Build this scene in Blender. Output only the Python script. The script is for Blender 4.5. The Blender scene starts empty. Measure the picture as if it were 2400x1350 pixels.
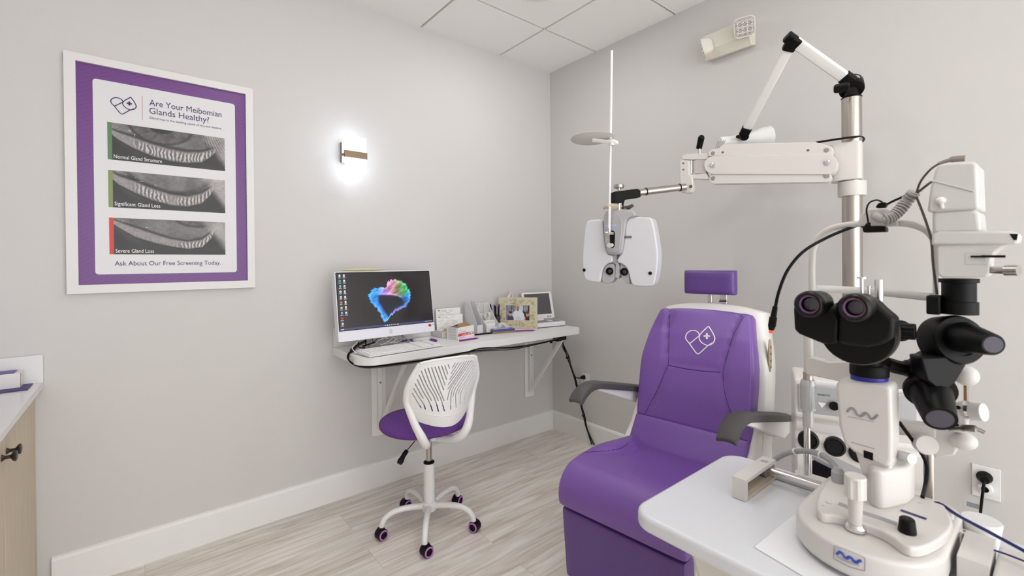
import bpy, bmesh, math, random
import numpy as np
from mathutils import Vector, Matrix
from mathutils.bvhtree import BVHTree
random.seed(7)
S = bpy.context.scene
COL = S.collection
# ------------------------------------------------------------------ camera
CAM = Vector((-2.44707736, -2.5558151, 1.27847335))
FW = Vector((0.64081725, 0.76767137, -0.00582360)).normalized()
RT = Vector((0.767618, -0.64084218, -0.00916012)).normalized()
UP = RT.cross(FW).normalized()
FPX, CX, CY = 1072.1555, 1219.6866, 621.8358
cd = bpy.data.cameras.new('camera'); cam = bpy.data.objects.new('camera', cd); COL.objects.link(cam)
cam.matrix_world = Matrix(((RT.x, UP.x, -FW.x, CAM.x), (RT.y, UP.y, -FW.y, CAM.y), (RT.z, UP.z, -FW.z, CAM.z), (0, 0, 0, 1)))
cd.sensor_width = 36; cd.lens = FPX * 36 / 2400
cd.shift_x = -(CX - 1200) / 2400; cd.shift_y = (CY - 675) / 2400
cd.clip_start = 0.05
cd.dof.use_dof = True; cd.dof.focus_distance = 2.3; cd.dof.aperture_fstop = 5.2
S.camera = cam
# ------------------------------------------------------------------ look, world
S.view_settings.view_transform = 'Standard'; S.view_settings.look = 'None'
S.view_settings.exposure = 0.10; S.view_settings.gamma = 1; S.view_settings.use_curve_mapping = False
W = bpy.data.worlds.new('world'); S.world = W; W.use_nodes = True
W.node_tree.nodes['Background'].inputs[0].default_value = (.97, .985, 1, 1)
W.node_tree.nodes['Background'].inputs[1].default_value = 3.6  # strong ambient fill added to brighten the room from its open back end
H = 2.7355
T2 = 0.6096; GA = 0.4846; GB = 0.4573
# recessed downlights: (x, y, watts)
DOWN = [(-0.80, -0.75, 3.2), (-1.90, -1.35, 3.4), (-1.15, -2.15, 3), (-2.2, -2.9, 3)]
def area_light(name, x, y, z, size, watts, col=(1, .985, .975), shape='DISK'):
    l = bpy.data.lights.new(name, 'AREA'); l.shape = shape; l.size = size; l.energy = watts; l.color = col
    o = bpy.data.objects.new(name, l); COL.objects.link(o); o.location = (x, y, z); return o
for (x, y, w) in DOWN: area_light('downlight_lamp', x, y, H - .012, .20, w)

# ------------------------------------------------------------------ rays (pixel of the 2400x1350 frame -> point in the room)
def ray(px, py): return FW + RT * ((px - CX) / FPX) - UP * ((py - CY) / FPX)
def P(px, py, t): return CAM + ray(px, py) * t
def AX(px, py, x=0.): v = ray(px, py); return CAM + v * ((x - CAM.x) / v.x)
def AY(px, py, y=0.): v = ray(px, py); return CAM + v * ((y - CAM.y) / v.y)
def AZ(px, py, z=0.): v = ray(px, py); return CAM + v * ((z - CAM.z) / v.z)
def AP(px, py, o, n): v = ray(px, py); return CAM + v * ((Vector(o) - CAM).dot(n) / v.dot(n))
# ------------------------------------------------------------------ materials
def lin(h):
    if isinstance(h, str):
        h = h.lstrip('#'); c = [int(h[i:i + 2], 16) / 255 for i in (0, 2, 4)]
    else: c = h
    return tuple((x / 12.92 if x <= .04045 else ((x + .055) / 1.055) ** 2.4) for x in c) + (1,)
MT = {}
def mat(name, col, rough=.5, metal=0., emit=0., coat=0., noise=0., nscale=20., bump=0., bscale=200., trans=0., alpha=1., spec=.5, aniso=None, sheen=0., ior=1.45):
    if name in MT: return MT[name]
    m = bpy.data.materials.new(name); m.use_nodes = True; nt = m.node_tree; b = nt.nodes['Principled BSDF']
    c = lin(col); b.inputs['Base Color'].default_value = c
    b.inputs['Roughness'].default_value = rough; b.inputs['Metallic'].default_value = metal
    b.inputs['Coat Weight'].default_value = coat; b.inputs['Specular IOR Level'].default_value = spec
    b.inputs['Transmission Weight'].default_value = trans; b.inputs['Alpha'].default_value = alpha
    b.inputs['IOR'].default_value = ior
    if emit: b.inputs['Emission Color'].default_value = c; b.inputs['Emission Strength'].default_value = emit
    tc = nt.nodes.new('ShaderNodeTexCoord')
    if noise:
        n = nt.nodes.new('ShaderNodeTexNoise'); n.inputs['Scale'].default_value = nscale; n.inputs['Detail'].default_value = 5
        nt.links.new(tc.outputs['Object'], n.inputs['Vector'])
        mx = nt.nodes.new('ShaderNodeMix'); mx.data_type = 'RGBA'
        mx.inputs['A'].default_value = tuple(x * (1 - noise) for x in c[:3]) + (1,); mx.inputs['B'].default_value = tuple(min(1, x * (1 + noise)) for x in c[:3]) + (1,)
        nt.links.new(n.outputs['Fac'], mx.inputs['Factor']); nt.links.new(mx.outputs['Result'], b.inputs['Base Color'])
    if bump:
        n = nt.nodes.new('ShaderNodeTexNoise'); n.inputs['Scale'].default_value = bscale; n.inputs['Detail'].default_value = 4
        nt.links.new(tc.outputs['Object'], n.inputs['Vector'])
        bp = nt.nodes.new('ShaderNodeBump'); bp.inputs['Strength'].default_value = bump; bp.inputs['Distance'].default_value = .002
        nt.links.new(n.outputs['Fac'], bp.inputs['Height']); nt.links.new(bp.outputs['Normal'], b.inputs['Normal'])
    MT[name] = m; return m
def paint_mat(name, emit=0., rough=.4):
    m = bpy.data.materials.new(name); m.use_nodes = True; nt = m.node_tree; b = nt.nodes['Principled BSDF']
    a = nt.nodes.new('ShaderNodeAttribute'); a.attribute_name = 'Col'
    b.inputs['Roughness'].default_value = rough
    if emit:
        b.inputs['Base Color'].default_value = (.01, .01, .01, 1)
        nt.links.new(a.outputs['Color'], b.inputs['Emission Color']); b.inputs['Emission Strength'].default_value = emit
    else: nt.links.new(a.outputs['Color'], b.inputs['Base Color'])
    return m
wall_m = mat('wall_paint', '#cfccca', .8, noise=.012, nscale=3, bump=.12, bscale=260)
trim_m = mat('trim_paint', '#e9e8e6', .45)
ceil_m = mat('ceiling_tile_white', '#f7f5f3', .9, bump=.1, bscale=400)
grid_m = mat('ceiling_grid_metal', '#c2b6a8', .6)
white = mat('white_laminate', '#e6e5e4', .35)
whitep = mat('white_plastic', '#e4e2de', .32)
cream = mat('cream_enamel', '#d2cec9', .36, coat=.1)
creamd = mat('cream_enamel_grey', '#cdc9c3', .4)
black = mat('black_plastic', '#080808', .42, spec=.2)
blackm = mat('black_matte', '#0b0b0b', .55, spec=.2)
chrome = mat('chrome', '#dedcda', .18, 1.)
steel = mat('brushed_steel', '#b9b2aa', .3, 1.)
steeld = mat('dark_steel', '#8a8580', .35, 1.)
silver = mat('silver_plastic', '#b4b5b7', .35, .4)
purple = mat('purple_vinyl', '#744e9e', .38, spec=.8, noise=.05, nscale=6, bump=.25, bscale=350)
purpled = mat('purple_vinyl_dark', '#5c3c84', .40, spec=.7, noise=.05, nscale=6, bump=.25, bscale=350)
thread = mat('seam_thread', '#3c2763', .7)
brown = mat('bronze_metal', '#8a7663', .35, .7)
glass = mat('lens_glass', '#15101f', .05, 0, coat=1.)
paper = mat('paper', '#ecebe9', .8)
card = mat('cardboard', '#9a7b56', .8)
clear = mat('clear_acrylic', '#f4f4f6', .05, trans=.0, alpha=.3)
frost = mat('frosted_acrylic', '#ebe9ec', .3, alpha=.72)
# ------------------------------------------------------------------ mesh building
def rot_to(d):
    return Vector((0, 0, 1)).rotation_difference(Vector(d).normalized()).to_matrix().to_4x4()
class G:
    def __init__(s, M=None): s.b = bmesh.new(); s.M = M or Matrix()
    def v(s, p): return s.b.verts.new(s.M @ Vector(p))
    def face(s, vs):
        try: return s.b.faces.new(vs)
        except ValueError: return None
    def box(s, c, d, R=None):
        R = R or Matrix.Identity(3)
        c = Vector(c); vs = []
        for z in (-.5, .5):
            for y in (-.5, .5):
                for x in (-.5, .5): vs.append(s.v(c + R @ Vector((x * d[0], y * d[1], z * d[2]))))
        for f in ((0, 2, 3, 1), (4, 5, 7, 6), (0, 1, 5, 4), (2, 6, 7, 3), (0, 4, 6, 2), (1, 3, 7, 5)): s.face([vs[i] for i in f])
        return s
    def bx(s, x0, x1, y0, y1, z0, z1): return s.box(((x0 + x1) / 2, (y0 + y1) / 2, (z0 + z1) / 2), (abs(x1 - x0), abs(y1 - y0), abs(z1 - z0)))
    def lathe(s, prof, base=(0, 0, 0), axis=(0, 0, 1), n=32, a0=0, a1=2 * math.pi):
        R = rot_to(axis); base = Vector(base); rings = []
        full = abs(a1 - a0 - 2 * math.pi) < 1e-6
        for r, z in prof:
            if r < 1e-6: rings.append([s.v(base + (R @ Vector((0, 0, z))))]); continue
            rings.append([s.v(base + (R @ Vector((r * math.cos(a0 + (a1 - a0) * k / n), r * math.sin(a0 + (a1 - a0) * k / n), z)))) for k in range(n if full else n + 1)])
        for A, B in zip(rings, rings[1:]):
            m = n
            for k in range(m):
                k2 = (k + 1) % n if full else k + 1
                if len(A) == 1 and len(B) == 1: continue
                if len(A) == 1: s.face([A[0], B[k], B[k2]])
                elif len(B) == 1: s.face([A[k], B[0], A[k2]])
                else: s.face([A[k], B[k], B[k2], A[k2]])
        return s
    def cyl(s, p0, p1, r0, r1=None, n=24):
        p0 = Vector(p0); p1 = Vector(p1); r1 = r0 if r1 is None else r1; L = (p1 - p0).length
        return s.lathe([(0, 0), (r0, 0), (r1, L), (0, L)], p0, p1 - p0, n)
    def tube(s, pts, r, n=8, smooth=6, flat=1.):
        pts = [Vector(p) for p in pts]
        if smooth > 1 and len(pts) > 2: pts = spline(pts, smooth)
        rs = r if isinstance(r, (list, tuple)) else [r] * len(pts)
        if len(rs) != len(pts): rs = [rs[min(len(rs) - 1, int(i * len(rs) / len(pts)))] for i in range(len(pts))]
        up = None; rings = []
        for i, p in enumerate(pts):
            d = (pts[min(i + 1, len(pts) - 1)] - pts[max(i - 1, 0)])
            if d.length < 1e-9: d = Vector((0, 0, 1))
            d.normalize()
            if up is None: up = d.orthogonal().normalized()
            up = (up - d * up.dot(d))
            up = up.normalized() if up.length > 1e-6 else d.orthogonal().normalized()
            w = d.cross(up)
            rings.append([s.v(p + (up * math.cos(2 * math.pi * k / n) + w * math.sin(2 * math.pi * k / n) * flat) * rs[i]) for k in range(n)])
        for A, B in zip(rings, rings[1:]):
            for k in range(n): s.face([A[k], A[(k + 1) % n], B[(k + 1) % n], B[k]])
        s.face(rings[0][::-1]); s.face(rings[-1]); return s
    def prism(s, pts, d):
        d = Vector(d); A = [s.v(p) for p in pts]; B = [s.v(Vector(p) + d) for p in pts]; n = len(A)
        s.face(A[::-1]); s.face(B)
        for k in range(n): s.face([A[k], A[(k + 1) % n], B[(k + 1) % n], B[k]])
        return s
    def ell(s, c, r, n=20):
        c = Vector(c); rings = []
        for i in range(n // 2 + 1):
            a = -math.pi / 2 + math.pi * i / (n // 2)
            if i in (0, n // 2): rings.append([s.v(c + Vector((0, 0, r[2] * math.sin(a))))]); continue
            rings.append([s.v(c + Vector((r[0] * math.cos(a) * math.cos(2 * math.pi * k / n), r[1] * math.cos(a) * math.sin(2 * math.pi * k / n), r[2] * math.sin(a)))) for k in range(n)])
        for A, B in zip(rings, rings[1:]):
            for k in range(n):
                k2 = (k + 1) % n
                if len(A) == 1: s.face([A[0], B[k2], B[k]])
                elif len(B) == 1: s.face([A[k], A[k2], B[0]])
                else: s.face([A[k], A[k2], B[k2], B[k]])
        return s
    def cushion(s, mid, nrm, T, nu=24, nv=30, p=8, disp=None, pu=None):
        """mid(u,v) -> point, nrm(u,v) -> unit normal, u,v in -1..1; T thickness; rounded rim"""
        def samp(n): return [math.sin(math.pi / 2 * (-1 + 2 * i / n)) for i in range(n + 1)]
        us, vs = samp(nu), samp(nv); pu = pu or p
        top = {}; bot = {}
        for i, u in enumerate(us):
            for j, v in enumerate(vs):
                e = max(0, 1 - abs(u) ** pu) ** (1 / pu) * max(0, 1 - abs(v) ** p) ** (1 / p)
                m = Vector(mid(u, v)); n = Vector(nrm(u, v)); t = (T(u, v) if callable(T) else T) / 2 * e
                dd = disp(u, v) * e if disp else 0
                rim = i in (0, nu) or j in (0, nv)
                top[i, j] = s.v(m + n * (t + dd)); bot[i, j] = top[i, j] if rim else s.v(m - n * t)
        for i in range(nu):
            for j in range(nv):
                s.face([top[i, j], top[i + 1, j], top[i + 1, j + 1], top[i, j + 1]])
                s.face([bot[i, j], bot[i, j + 1], bot[i + 1, j + 1], bot[i + 1, j]])
        return s
    def sheet(s, f, nu, nv):
        g = [[s.v(f(i / nu, j / nv)) for j in range(nv + 1)] for i in range(nu + 1)]
        for i in range(nu):
            for j in range(nv): s.face([g[i][j], g[i + 1][j], g[i + 1][j + 1], g[i][j + 1]])
        return s
def spline(pts, k=6):
    out = []; n = len(pts)
    for i in range(n - 1):
        p0, p1, p2, p3 = pts[max(i - 1, 0)], pts[i], pts[i + 1], pts[min(i + 2, n - 1)]
        for j in range(k):
            t = j / k
            out.append(.5 * ((2 * p1) + (p2 - p0) * t + (2 * p0 - 5 * p1 + 4 * p2 - p3) * t * t + (3 * p1 - p0 - 3 * p2 + p3) * t ** 3))
    out.append(pts[-1]); return out
def link(name, me, m, parent=None):
    o = bpy.data.objects.new(name, me); COL.objects.link(o)
    for x in (m if isinstance(m, (list, tuple)) else [m]): me.materials.append(x)
    if parent is not None:
        while parent.parent is not None and parent.parent.parent is not None: parent = parent.parent
        me.transform(parent.matrix_basis.inverted() if parent.parent is None else (parent.parent.matrix_basis @ parent.matrix_basis).inverted())
        o.parent = parent
    return o
def obj(name, g, m, parent=None, smooth=35, bevel=0, seg=2, label=None, sub=0, solid=0):
    """g in world coordinates; the mesh is moved into its parent's frame"""
    b = g.b
    bmesh.ops.remove_doubles(b, verts=b.verts, dist=1e-6)
    bmesh.ops.recalc_face_normals(b, faces=b.faces)
    me = bpy.data.meshes.new(name); b.to_mesh(me); b.free()
    if smooth:
        me.shade_smooth(); me.set_sharp_from_angle(angle=math.radians(smooth))
    o = link(name, me, m, parent)
    if solid:
        md = o.modifiers.new('s', 'SOLIDIFY'); md.thickness = solid; md.offset = 0
    if bevel:
        md = o.modifiers.new('b', 'BEVEL'); md.width = bevel; md.segments = seg; md.limit_method = 'ANGLE'; md.angle_limit = math.radians(40); md.harden_normals = False
        me.shade_smooth(); me.set_sharp_from_angle(angle=math.radians(smooth or 35))
    if sub:
        md = o.modifiers.new('u', 'SUBSURF'); md.levels = md.render_levels = sub
    if label: o['label'] = label
    return o
def thing(name, label, cat, loc=(0, 0, 0), rotz=0., group=None):
    o = bpy.data.objects.new(name, None); COL.objects.link(o); o.empty_display_size = .05
    o.matrix_basis = Matrix.Translation(Vector(loc)) @ Matrix.Rotation(rotz, 4, 'Z')
    o['label'] = label; o['category'] = cat
    if group: o['group'] = group
    return o
def tag(o, label, cat, group=None):
    o['label'] = label; o['category'] = cat
    if group: o['group'] = group
    return o
def struct(name, g, m, **k):
    o = obj(name, g, m, **k); o['kind'] = 'structure'; return o
def bvh(o):
    bpy.context.view_layer.update()
    me = o.data; M = o.matrix_world
    return BVHTree.FromPolygons([M @ v.co for v in me.vertices], [tuple(p.vertices) for p in me.polygons])
def cast(t, px, py, lift=0.):
    d = ray(px, py).normalized(); h = t.ray_cast(CAM, d)
    if h[0] is None: return None
    return h[0] - d * lift
def rrect(w, h, r, n=5):
    pts = []
    for cx, cy, a in ((w / 2 - r, h / 2 - r, 0), (-w / 2 + r, h / 2 - r, 90), (-w / 2 + r, -h / 2 + r, 180), (w / 2 - r, -h / 2 + r, 270)):
        for k in range(n + 1):
            t = math.radians(a + 90 * k / n); pts.append((cx + r * math.cos(t), cy + r * math.sin(t)))
    return pts
def text(name, body, m, bl, right, up, width=None, cap=None, parent=None, depth=.0006, bold=0., align='LEFT', label=None):
    """lettering: baseline-left point, unit right and up vectors, fitted to width / capital height"""
    cu = bpy.data.curves.new(name, 'FONT'); cu.body = body; cu.size = 1; cu.offset = bold; cu.resolution_u = 3
    o = bpy.data.objects.new(name, cu); COL.objects.link(o)
    bpy.context.view_layer.update(); dg = bpy.context.evaluated_depsgraph_get()
    me = bpy.data.meshes.new_from_object(o.evaluated_get(dg)); bpy.data.objects.remove(o)
    xs = [v.co.x for v in me.vertices]; x0, x1 = min(xs), max(xs)
    sy = (cap / .69) if cap else None
    sx = (width / (x1 - x0)) if width else sy
    if sy is None: sy = sx
    R = Vector(right).normalized(); U = Vector(up).normalized(); bl = Vector(bl)
    for v in me.vertices: v.co = bl + R * ((v.co.x - x0) * sx) + U * (v.co.y * sy)
    ob = link(name, me, m, parent)
    if label: ob['label'] = label
    return ob
def paint(name, func, o, U, V, nu, nv, m, parent=None):
    """a flat printed or glowing picture: a fine grid whose points carry the print's own colours"""
    o, U, V = Vector(o), Vector(U), Vector(V)
    u, v = np.meshgrid(np.linspace(0, 1, nu + 1), np.linspace(0, 1, nv + 1), indexing='xy')
    rgb = np.clip(func(u, v), 0, 1)
    l = np.where(rgb <= .04045, rgb / 12.92, ((rgb + .055) / 1.055) ** 2.4)
    co = np.array(o)[None, None] + u[..., None] * np.array(U) + v[..., None] * np.array(V)
    me = bpy.data.meshes.new(name); n = (nu + 1)
    idx = (np.arange(nv)[:, None] * n + np.arange(nu)[None]).ravel()
    f = np.stack([idx, idx + 1, idx + n + 1, idx + n], 1)
    me.from_pydata(co.reshape(-1, 3).tolist(), [], f.tolist())
    a = me.color_attributes.new('Col', 'FLOAT_COLOR', 'POINT')
    a.data.foreach_set('color', np.concatenate([l.reshape(-1, 3), np.ones((l.shape[0] * l.shape[1], 1))], 1).astype(np.float32).ravel())
    return link(name, me, m, parent)
def vnoise(x, y, seed=0):
    r = np.random.RandomState(seed).rand(64, 64); xi = np.floor(x).astype(int); yi = np.floor(y).astype(int)
    fx = x - xi; fy = y - yi; fx = fx * fx * (3 - 2 * fx); fy = fy * fy * (3 - 2 * fy)
    g = lambda i, j: r[(xi + i) % 64, (yi + j) % 64]
    return (g(0, 0) * (1 - fx) + g(1, 0) * fx) * (1 - fy) + (g(0, 1) * (1 - fx) + g(1, 1) * fx) * fy
def fbm(x, y, seed=0, o=4):
    s = 0; a = .5
    for k in range(o): s = s + a * vnoise(x * 2 ** k, y * 2 ** k, seed + k); a *= .5
    return s / (1 - .5 ** o)
def sst(a, b, x): t = np.clip((x - a) / (b - a), 0, 1); return t * t * (3 - 2 * t)
def heart_logo(name, m, place, r, parent, label=None):
    """pill-and-drop heart outline with a cross; place(x, y) -> point, x,y in 0..1"""
    g = G(); q = lambda a, b: ((a - 125) / 300, (1030 - b) / 300)
    def line(pts, closed=False, sm=5):
        w = [place(*q(*p)) for p in pts]
        if closed: w = w + w[:1]
        g.tube(w, r, 6, sm)
    line([(270, 836), (250, 800), (215, 784), (175, 787), (140, 812), (124, 850), (133, 885), (165, 925), (225, 1012), (245, 1028), (266, 1027), (345, 953), (398, 915)])
    line([(362, 738), (400, 800), (422, 850), (424, 882), (408, 915), (375, 937), (335, 938), (290, 912), (266, 875), (268, 838), (298, 797), (340, 757), (362, 738)])
    line([(165, 925), (268, 837)], sm=1)
    line([(343, 812), (343, 876)], sm=1); line([(311, 844), (376, 844)], sm=1)
    for (a, b), (c, d) in (((343, 814), (343, 874)), ((313, 844), (374, 844))):
        g.tube([place(*q(a, b)), place(*q(c, d))], r * 1.7, 6, 1)
    o = obj(name, g, m, parent)
    if label: o['label'] = label
    return o
ZV = Vector((0, 0, 1))
# ================================================================== THE ROOM
XL, YB = -3.40, -5.2  # back end left without a wall so the world light fills the room
struct('wall_left', G().bx(XL - .1, 0, 0, .1, 0, H + .05), wall_m, smooth=0)
struct('wall_right', G().bx(0, .1, YB, .1, 0, H + .05), wall_m, smooth=0)
struct('wall_side', G().bx(XL - .1, XL, YB - .1, 0, 0, H + .05), wall_m, smooth=0)
# floor : wood-look vinyl planks running along the desk wall
fm = bpy.data.materials.new('vinyl_plank_floor'); fm.use_nodes = True; nt = fm.node_tree; b = nt.nodes['Principled BSDF']
tc = nt.nodes.new('ShaderNodeTexCoord')
def N(t, **k):
    n = nt.nodes.new(t)
    for a, v in k.items(): setattr(n, a, v)
    return n
br = N('ShaderNodeTexBrick'); br.offset = .37; br.inputs['Scale'].default_value = 1; br.inputs['Brick Width'].default_value = 1.22; br.inputs['Row Height'].default_value = .178
br.inputs['Mortar Size'].default_value = .0007; br.inputs['Color1'].default_value = (0, 0, 0, 1); br.inputs['Color2'].default_value = (1, 1, 1, 1); br.inputs['Mortar'].default_value = (.5, .5, .5, 1); br.inputs['Bias'].default_value = 0
nt.links.new(tc.outputs['Object'], br.inputs['Vector'])
mp = N('ShaderNodeMapping'); mp.inputs['Scale'].default_value = (1.3, 16, 1)
off = N('ShaderNodeVectorMath', operation='MULTIPLY_ADD'); off.inputs[1].default_value = (3.1, 7.7, 0)
nt.links.new(br.outputs['Color'], off.inputs[0]); nt.links.new(tc.outputs['Object'], off.inputs[2])
nt.links.new(off.outputs[0], mp.inputs['Vector'])
n1 = N('ShaderNodeTexNoise'); n1.inputs['Scale'].default_value = 1.6; n1.inputs['Detail'].default_value = 7; n1.inputs['Roughness'].default_value = .62; n1.inputs['Distortion'].default_value = 1.1
nt.links.new(mp.outputs[0], n1.inputs['Vector'])
mp2 = N('ShaderNodeMapping'); mp2.inputs['Scale'].default_value = (4, 90, 1)
nt.links.new(off.outputs[0], mp2.inputs['Vector'])
n2 = N('ShaderNodeTexNoise'); n2.inputs['Scale'].default_value = 1.5; n2.inputs['Detail'].default_value = 4
nt.links.new(mp2.outputs[0], n2.inputs['Vector'])
cr = N('ShaderNodeValToRGB'); e = cr.color_ramp.elements
e[0].position = .30; e[0].color = lin('#bfb3a6'); e[1].position = .72; e[1].color = lin('#f6f2ee')
for p_, c_ in ((.42, '#d4cabf'), (.5, '#e1dad2'), (.58, '#ebe5de')): x = cr.color_ramp.elements.new(p_); x.color = lin(c_)
mix = N('ShaderNodeMath', operation='MULTIPLY_ADD'); mix.inputs[1].default_value = .25; nt.links.new(n2.outputs['Fac'], mix.inputs[0])
sub = N('ShaderNodeMath', operation='MULTIPLY_ADD'); sub.inputs[1].default_value = .85; sub.inputs[2].default_value = -.05; nt.links.new(n1.outputs['Fac'], sub.inputs[0]); nt.links.new(sub.outputs[0], mix.inputs[2])
nt.links.new(mix.outputs[0], cr.inputs['Fac'])
bw = N('ShaderNodeMapRange'); bw.inputs['To Min'].default_value = .93; bw.inputs['To Max'].default_value = 1.05; nt.links.new(br.outputs['Color'], bw.inputs['Value'])
ml = N('ShaderNodeVectorMath', operation='SCALE'); nt.links.new(cr.outputs['Color'], ml.inputs[0]); nt.links.new(bw.outputs[0], ml.inputs['Scale'])
mo = N('ShaderNodeMix', data_type='RGBA'); mo.inputs['B'].default_value = lin('#b9ada1'); nt.links.new(br.outputs['Fac'], mo.inputs['Factor']); nt.links.new(ml.outputs[0], mo.inputs['A'])
nt.links.new(mo.outputs['Result'], b.inputs['Base Color']); b.inputs['Roughness'].default_value = .42
bp = N('ShaderNodeBump'); bp.inputs['Strength'].default_value = .15; bp.inputs['Distance'].default_value = .002; nt.links.new(n2.outputs['Fac'], bp.inputs['Height']); nt.links.new(bp.outputs[0], b.inputs['Normal'])
struct('floor', G().bx(XL - .1, .1, YB - .1, .1, -.1, 0), fm, smooth=0)
struct('ceiling', G().bx(XL - .1, .1, YB - .1, .1, H + .012, H + .1), grid_m, smooth=0)
# lay-in tiles, a continuous field of one material
g = G(); gap = .0075
xs = [0.0]; x = -GA
while x > XL: xs.append(x); x -= T2
xs.append(XL); ys = [0.0]; y = -GB
while y > YB: ys.append(y); y -= T2
ys.append(YB)
for i in range(len(xs) - 1):
    for j in range(len(ys) - 1):
        xa = xs[i] - (gap if i else 0); xb = xs[i + 1] + (gap if i + 2 < len(xs) else 0)
        ya = ys[j] - (gap if j else 0); yb = ys[j + 1] + (gap if j + 2 < len(ys) else 0)
        g.bx(xb, xa, yb, ya, H, H + .012)
struct('trim_1', g, ceil_m, smooth=0)['label'] = 'white lay-in ceiling tiles'
def base(name, pts, inward):
    g = G(); n = Vector(inward)
    a, b_ = Vector(pts[0]), Vector(pts[1])
    pr = [(0, 0), (.016, 0), (.016, .128), (.010, .137), (0, .141)]
    g.prism([a + n * u + ZV * w for u, w in pr], b_ - a)
    return struct(name, g, trim_m, smooth=0)
base('baseboard_left', ((-2.72, 0, 0), (0, 0, 0)), (0, -1, 0))
base('baseboard_right', ((0, YB, 0), (0, 0, 0)), (-1, 0, 0))
# recessed downlights
lamp_on = mat('downlight_glow', '#ffffff', .5, emit=14)
for i, (x, y, w) in enumerate(DOWN):
    t = thing('recessed_downlight', ['recessed round ceiling downlight at the top edge above the corner'][0] if i == 0 else 'recessed round ceiling downlight out of view behind the camera', 'ceiling light', (x, y, H), 0, 'recessed ceiling downlights')
    obj('trim_ring', G().lathe([(.085, .0), (.085, -.006), (.118, -.004), (.118, 0)], (x, y, H - .0005)), trim_m, t)
    obj('diffuser', G().lathe([(0, 0), (.084, 0), (.084, -.003), (0, -.003)], (x, y, H - .001)), lamp_on, t)
exec_parts = []
# ================================================================== EXAM CHAIR
EO = Vector((-0.97766, -1.57896, 0)); ER = math.radians(185.35)
chair = thing('exam_chair', 'large purple vinyl examination chair with white shell and heart logo on its back', 'examination chair', EO, ER)
EM = chair.matrix_basis.copy()
def E(x, y, z): return EM @ Vector((x, y, z))
def interp(tbl, t):
    for (a, va), (b_, vb) in zip(tbl, tbl[1:]):
        if t <= b_: k = (t - a) / (b_ - a) if b_ > a else 0; k = max(0, k); return va + (vb - va) * k
    return tbl[-1][1]
# backrest
bz0, bz1 = .575, 1.058
def back_x(z): return interp([(.5, -.215), (.58, -.252), (.70, -.272), (.84, -.302), (.95, -.342), (1.1, -.425)], z)
def back_w(z): return interp([(.5, .236), (.58, .240), (.80, .243), (.86, .240), (.93, .228), (1.07, .196), (1.2, .19)], z)
def bmid(u, v, off=.035):
    z = bz0 + (bz1 - bz0) * (v + 1) / 2; zz = z - .012 * u * u * max(0, v) * 1.0
    return (back_x(z) - off + .0 * u * u, u * back_w(z), zz)
def bnrm(u, v):
    z = bz0 + (bz1 - bz0) * (v + 1) / 2; dx = back_x(z + .03) - back_x(z - .03)
    n = Vector((.06, 0, -dx)); return n.normalized()
def bdisp(u, v):
    d = 0
    z = bz0 + (bz1 - bz0) * (v + 1) / 2
    us = interp([(.57, .86), (.70, .60), (.84, .50), (.95, .62), (1.06, .80)], z)      # side seams
    d -= .007 * math.exp(-((abs(u) - us) / .035) ** 2)
    if abs(u) < us: d -= .007 * math.exp(-((z - .835 - .0 * u) / .008) ** 2); d += .006 * math.exp(-((z - .74) / .07) ** 2)
    else: d += .006
    return d
backrest = obj('backrest', G(EM).cushion(bmid, bnrm, .07, 40, 60, 10, bdisp), purple, chair, smooth=60)
# lower back band
def lmid(u, v):
    t = (v + 1) / 2; return (-.165 - .075 * t - .03, u * .237, .478 + .115 * t)
obj('lumbar_pad', G(EM).cushion(lmid, lambda u, v: Vector((.84, 0, .54)).normalized(), .06, 24, 14, 10), purple, chair, smooth=60)
# seat: wraps over the front edge
sp = [Vector(p) for p in ((-.235, 0, .452), (-.12, 0, .458), (0, 0, .474), (.10, 0, .489), (.17, 0, .497), (.215, 0, .492), (.240, 0, .468), (.247, 0, .44), (.245, 0, .405))]
SPL = spline(sp, 8)
def smid(u, v):
    t = (v + 1) / 2 * (len(SPL) - 1); i = min(int(t), len(SPL) - 2); q = SPL[i].lerp(SPL[i + 1], t - i); return (q.x, u * .240, q.z)
def snrm(u, v):
    t = (v + 1) / 2 * (len(SPL) - 1); i = min(max(int(t), 1), len(SPL) - 2); d = SPL[i + 1] - SPL[i - 1]; return Vector((-d.z, 0, d.x)).normalized()
def sdisp(u, v):
    x = smid(u, v)[0]; a = abs(u)
    ins = interp([(-.3, .80), (-.14, .72), (-.10, .60), (.02, .66), (.20, 1.0)], x)
    k = 1 / (1 + math.exp(-(a - ins) * 40)); f = 1 / (1 + math.exp((x - .12) * 30))
    d = .030 * k * f - .006 * math.exp(-((a - ins) / .03) ** 2) * f
    return d
seat = obj('seat', G(EM).cushion(smid, snrm, .098, 56, 70, 9, sdisp, pu=12), purple, chair, smooth=60)
# leg rest panel
obj('leg_rest', G(EM).cushion(lambda u, v: (.245 - .022 * (1 - (v + 1) / 2), u * .232, .13 + .26 * (v + 1) / 2), lambda u, v: Vector((1, 0, -.05)).normalized(), .07, 20, 24, 14), purpled, chair, smooth=60)
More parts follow.
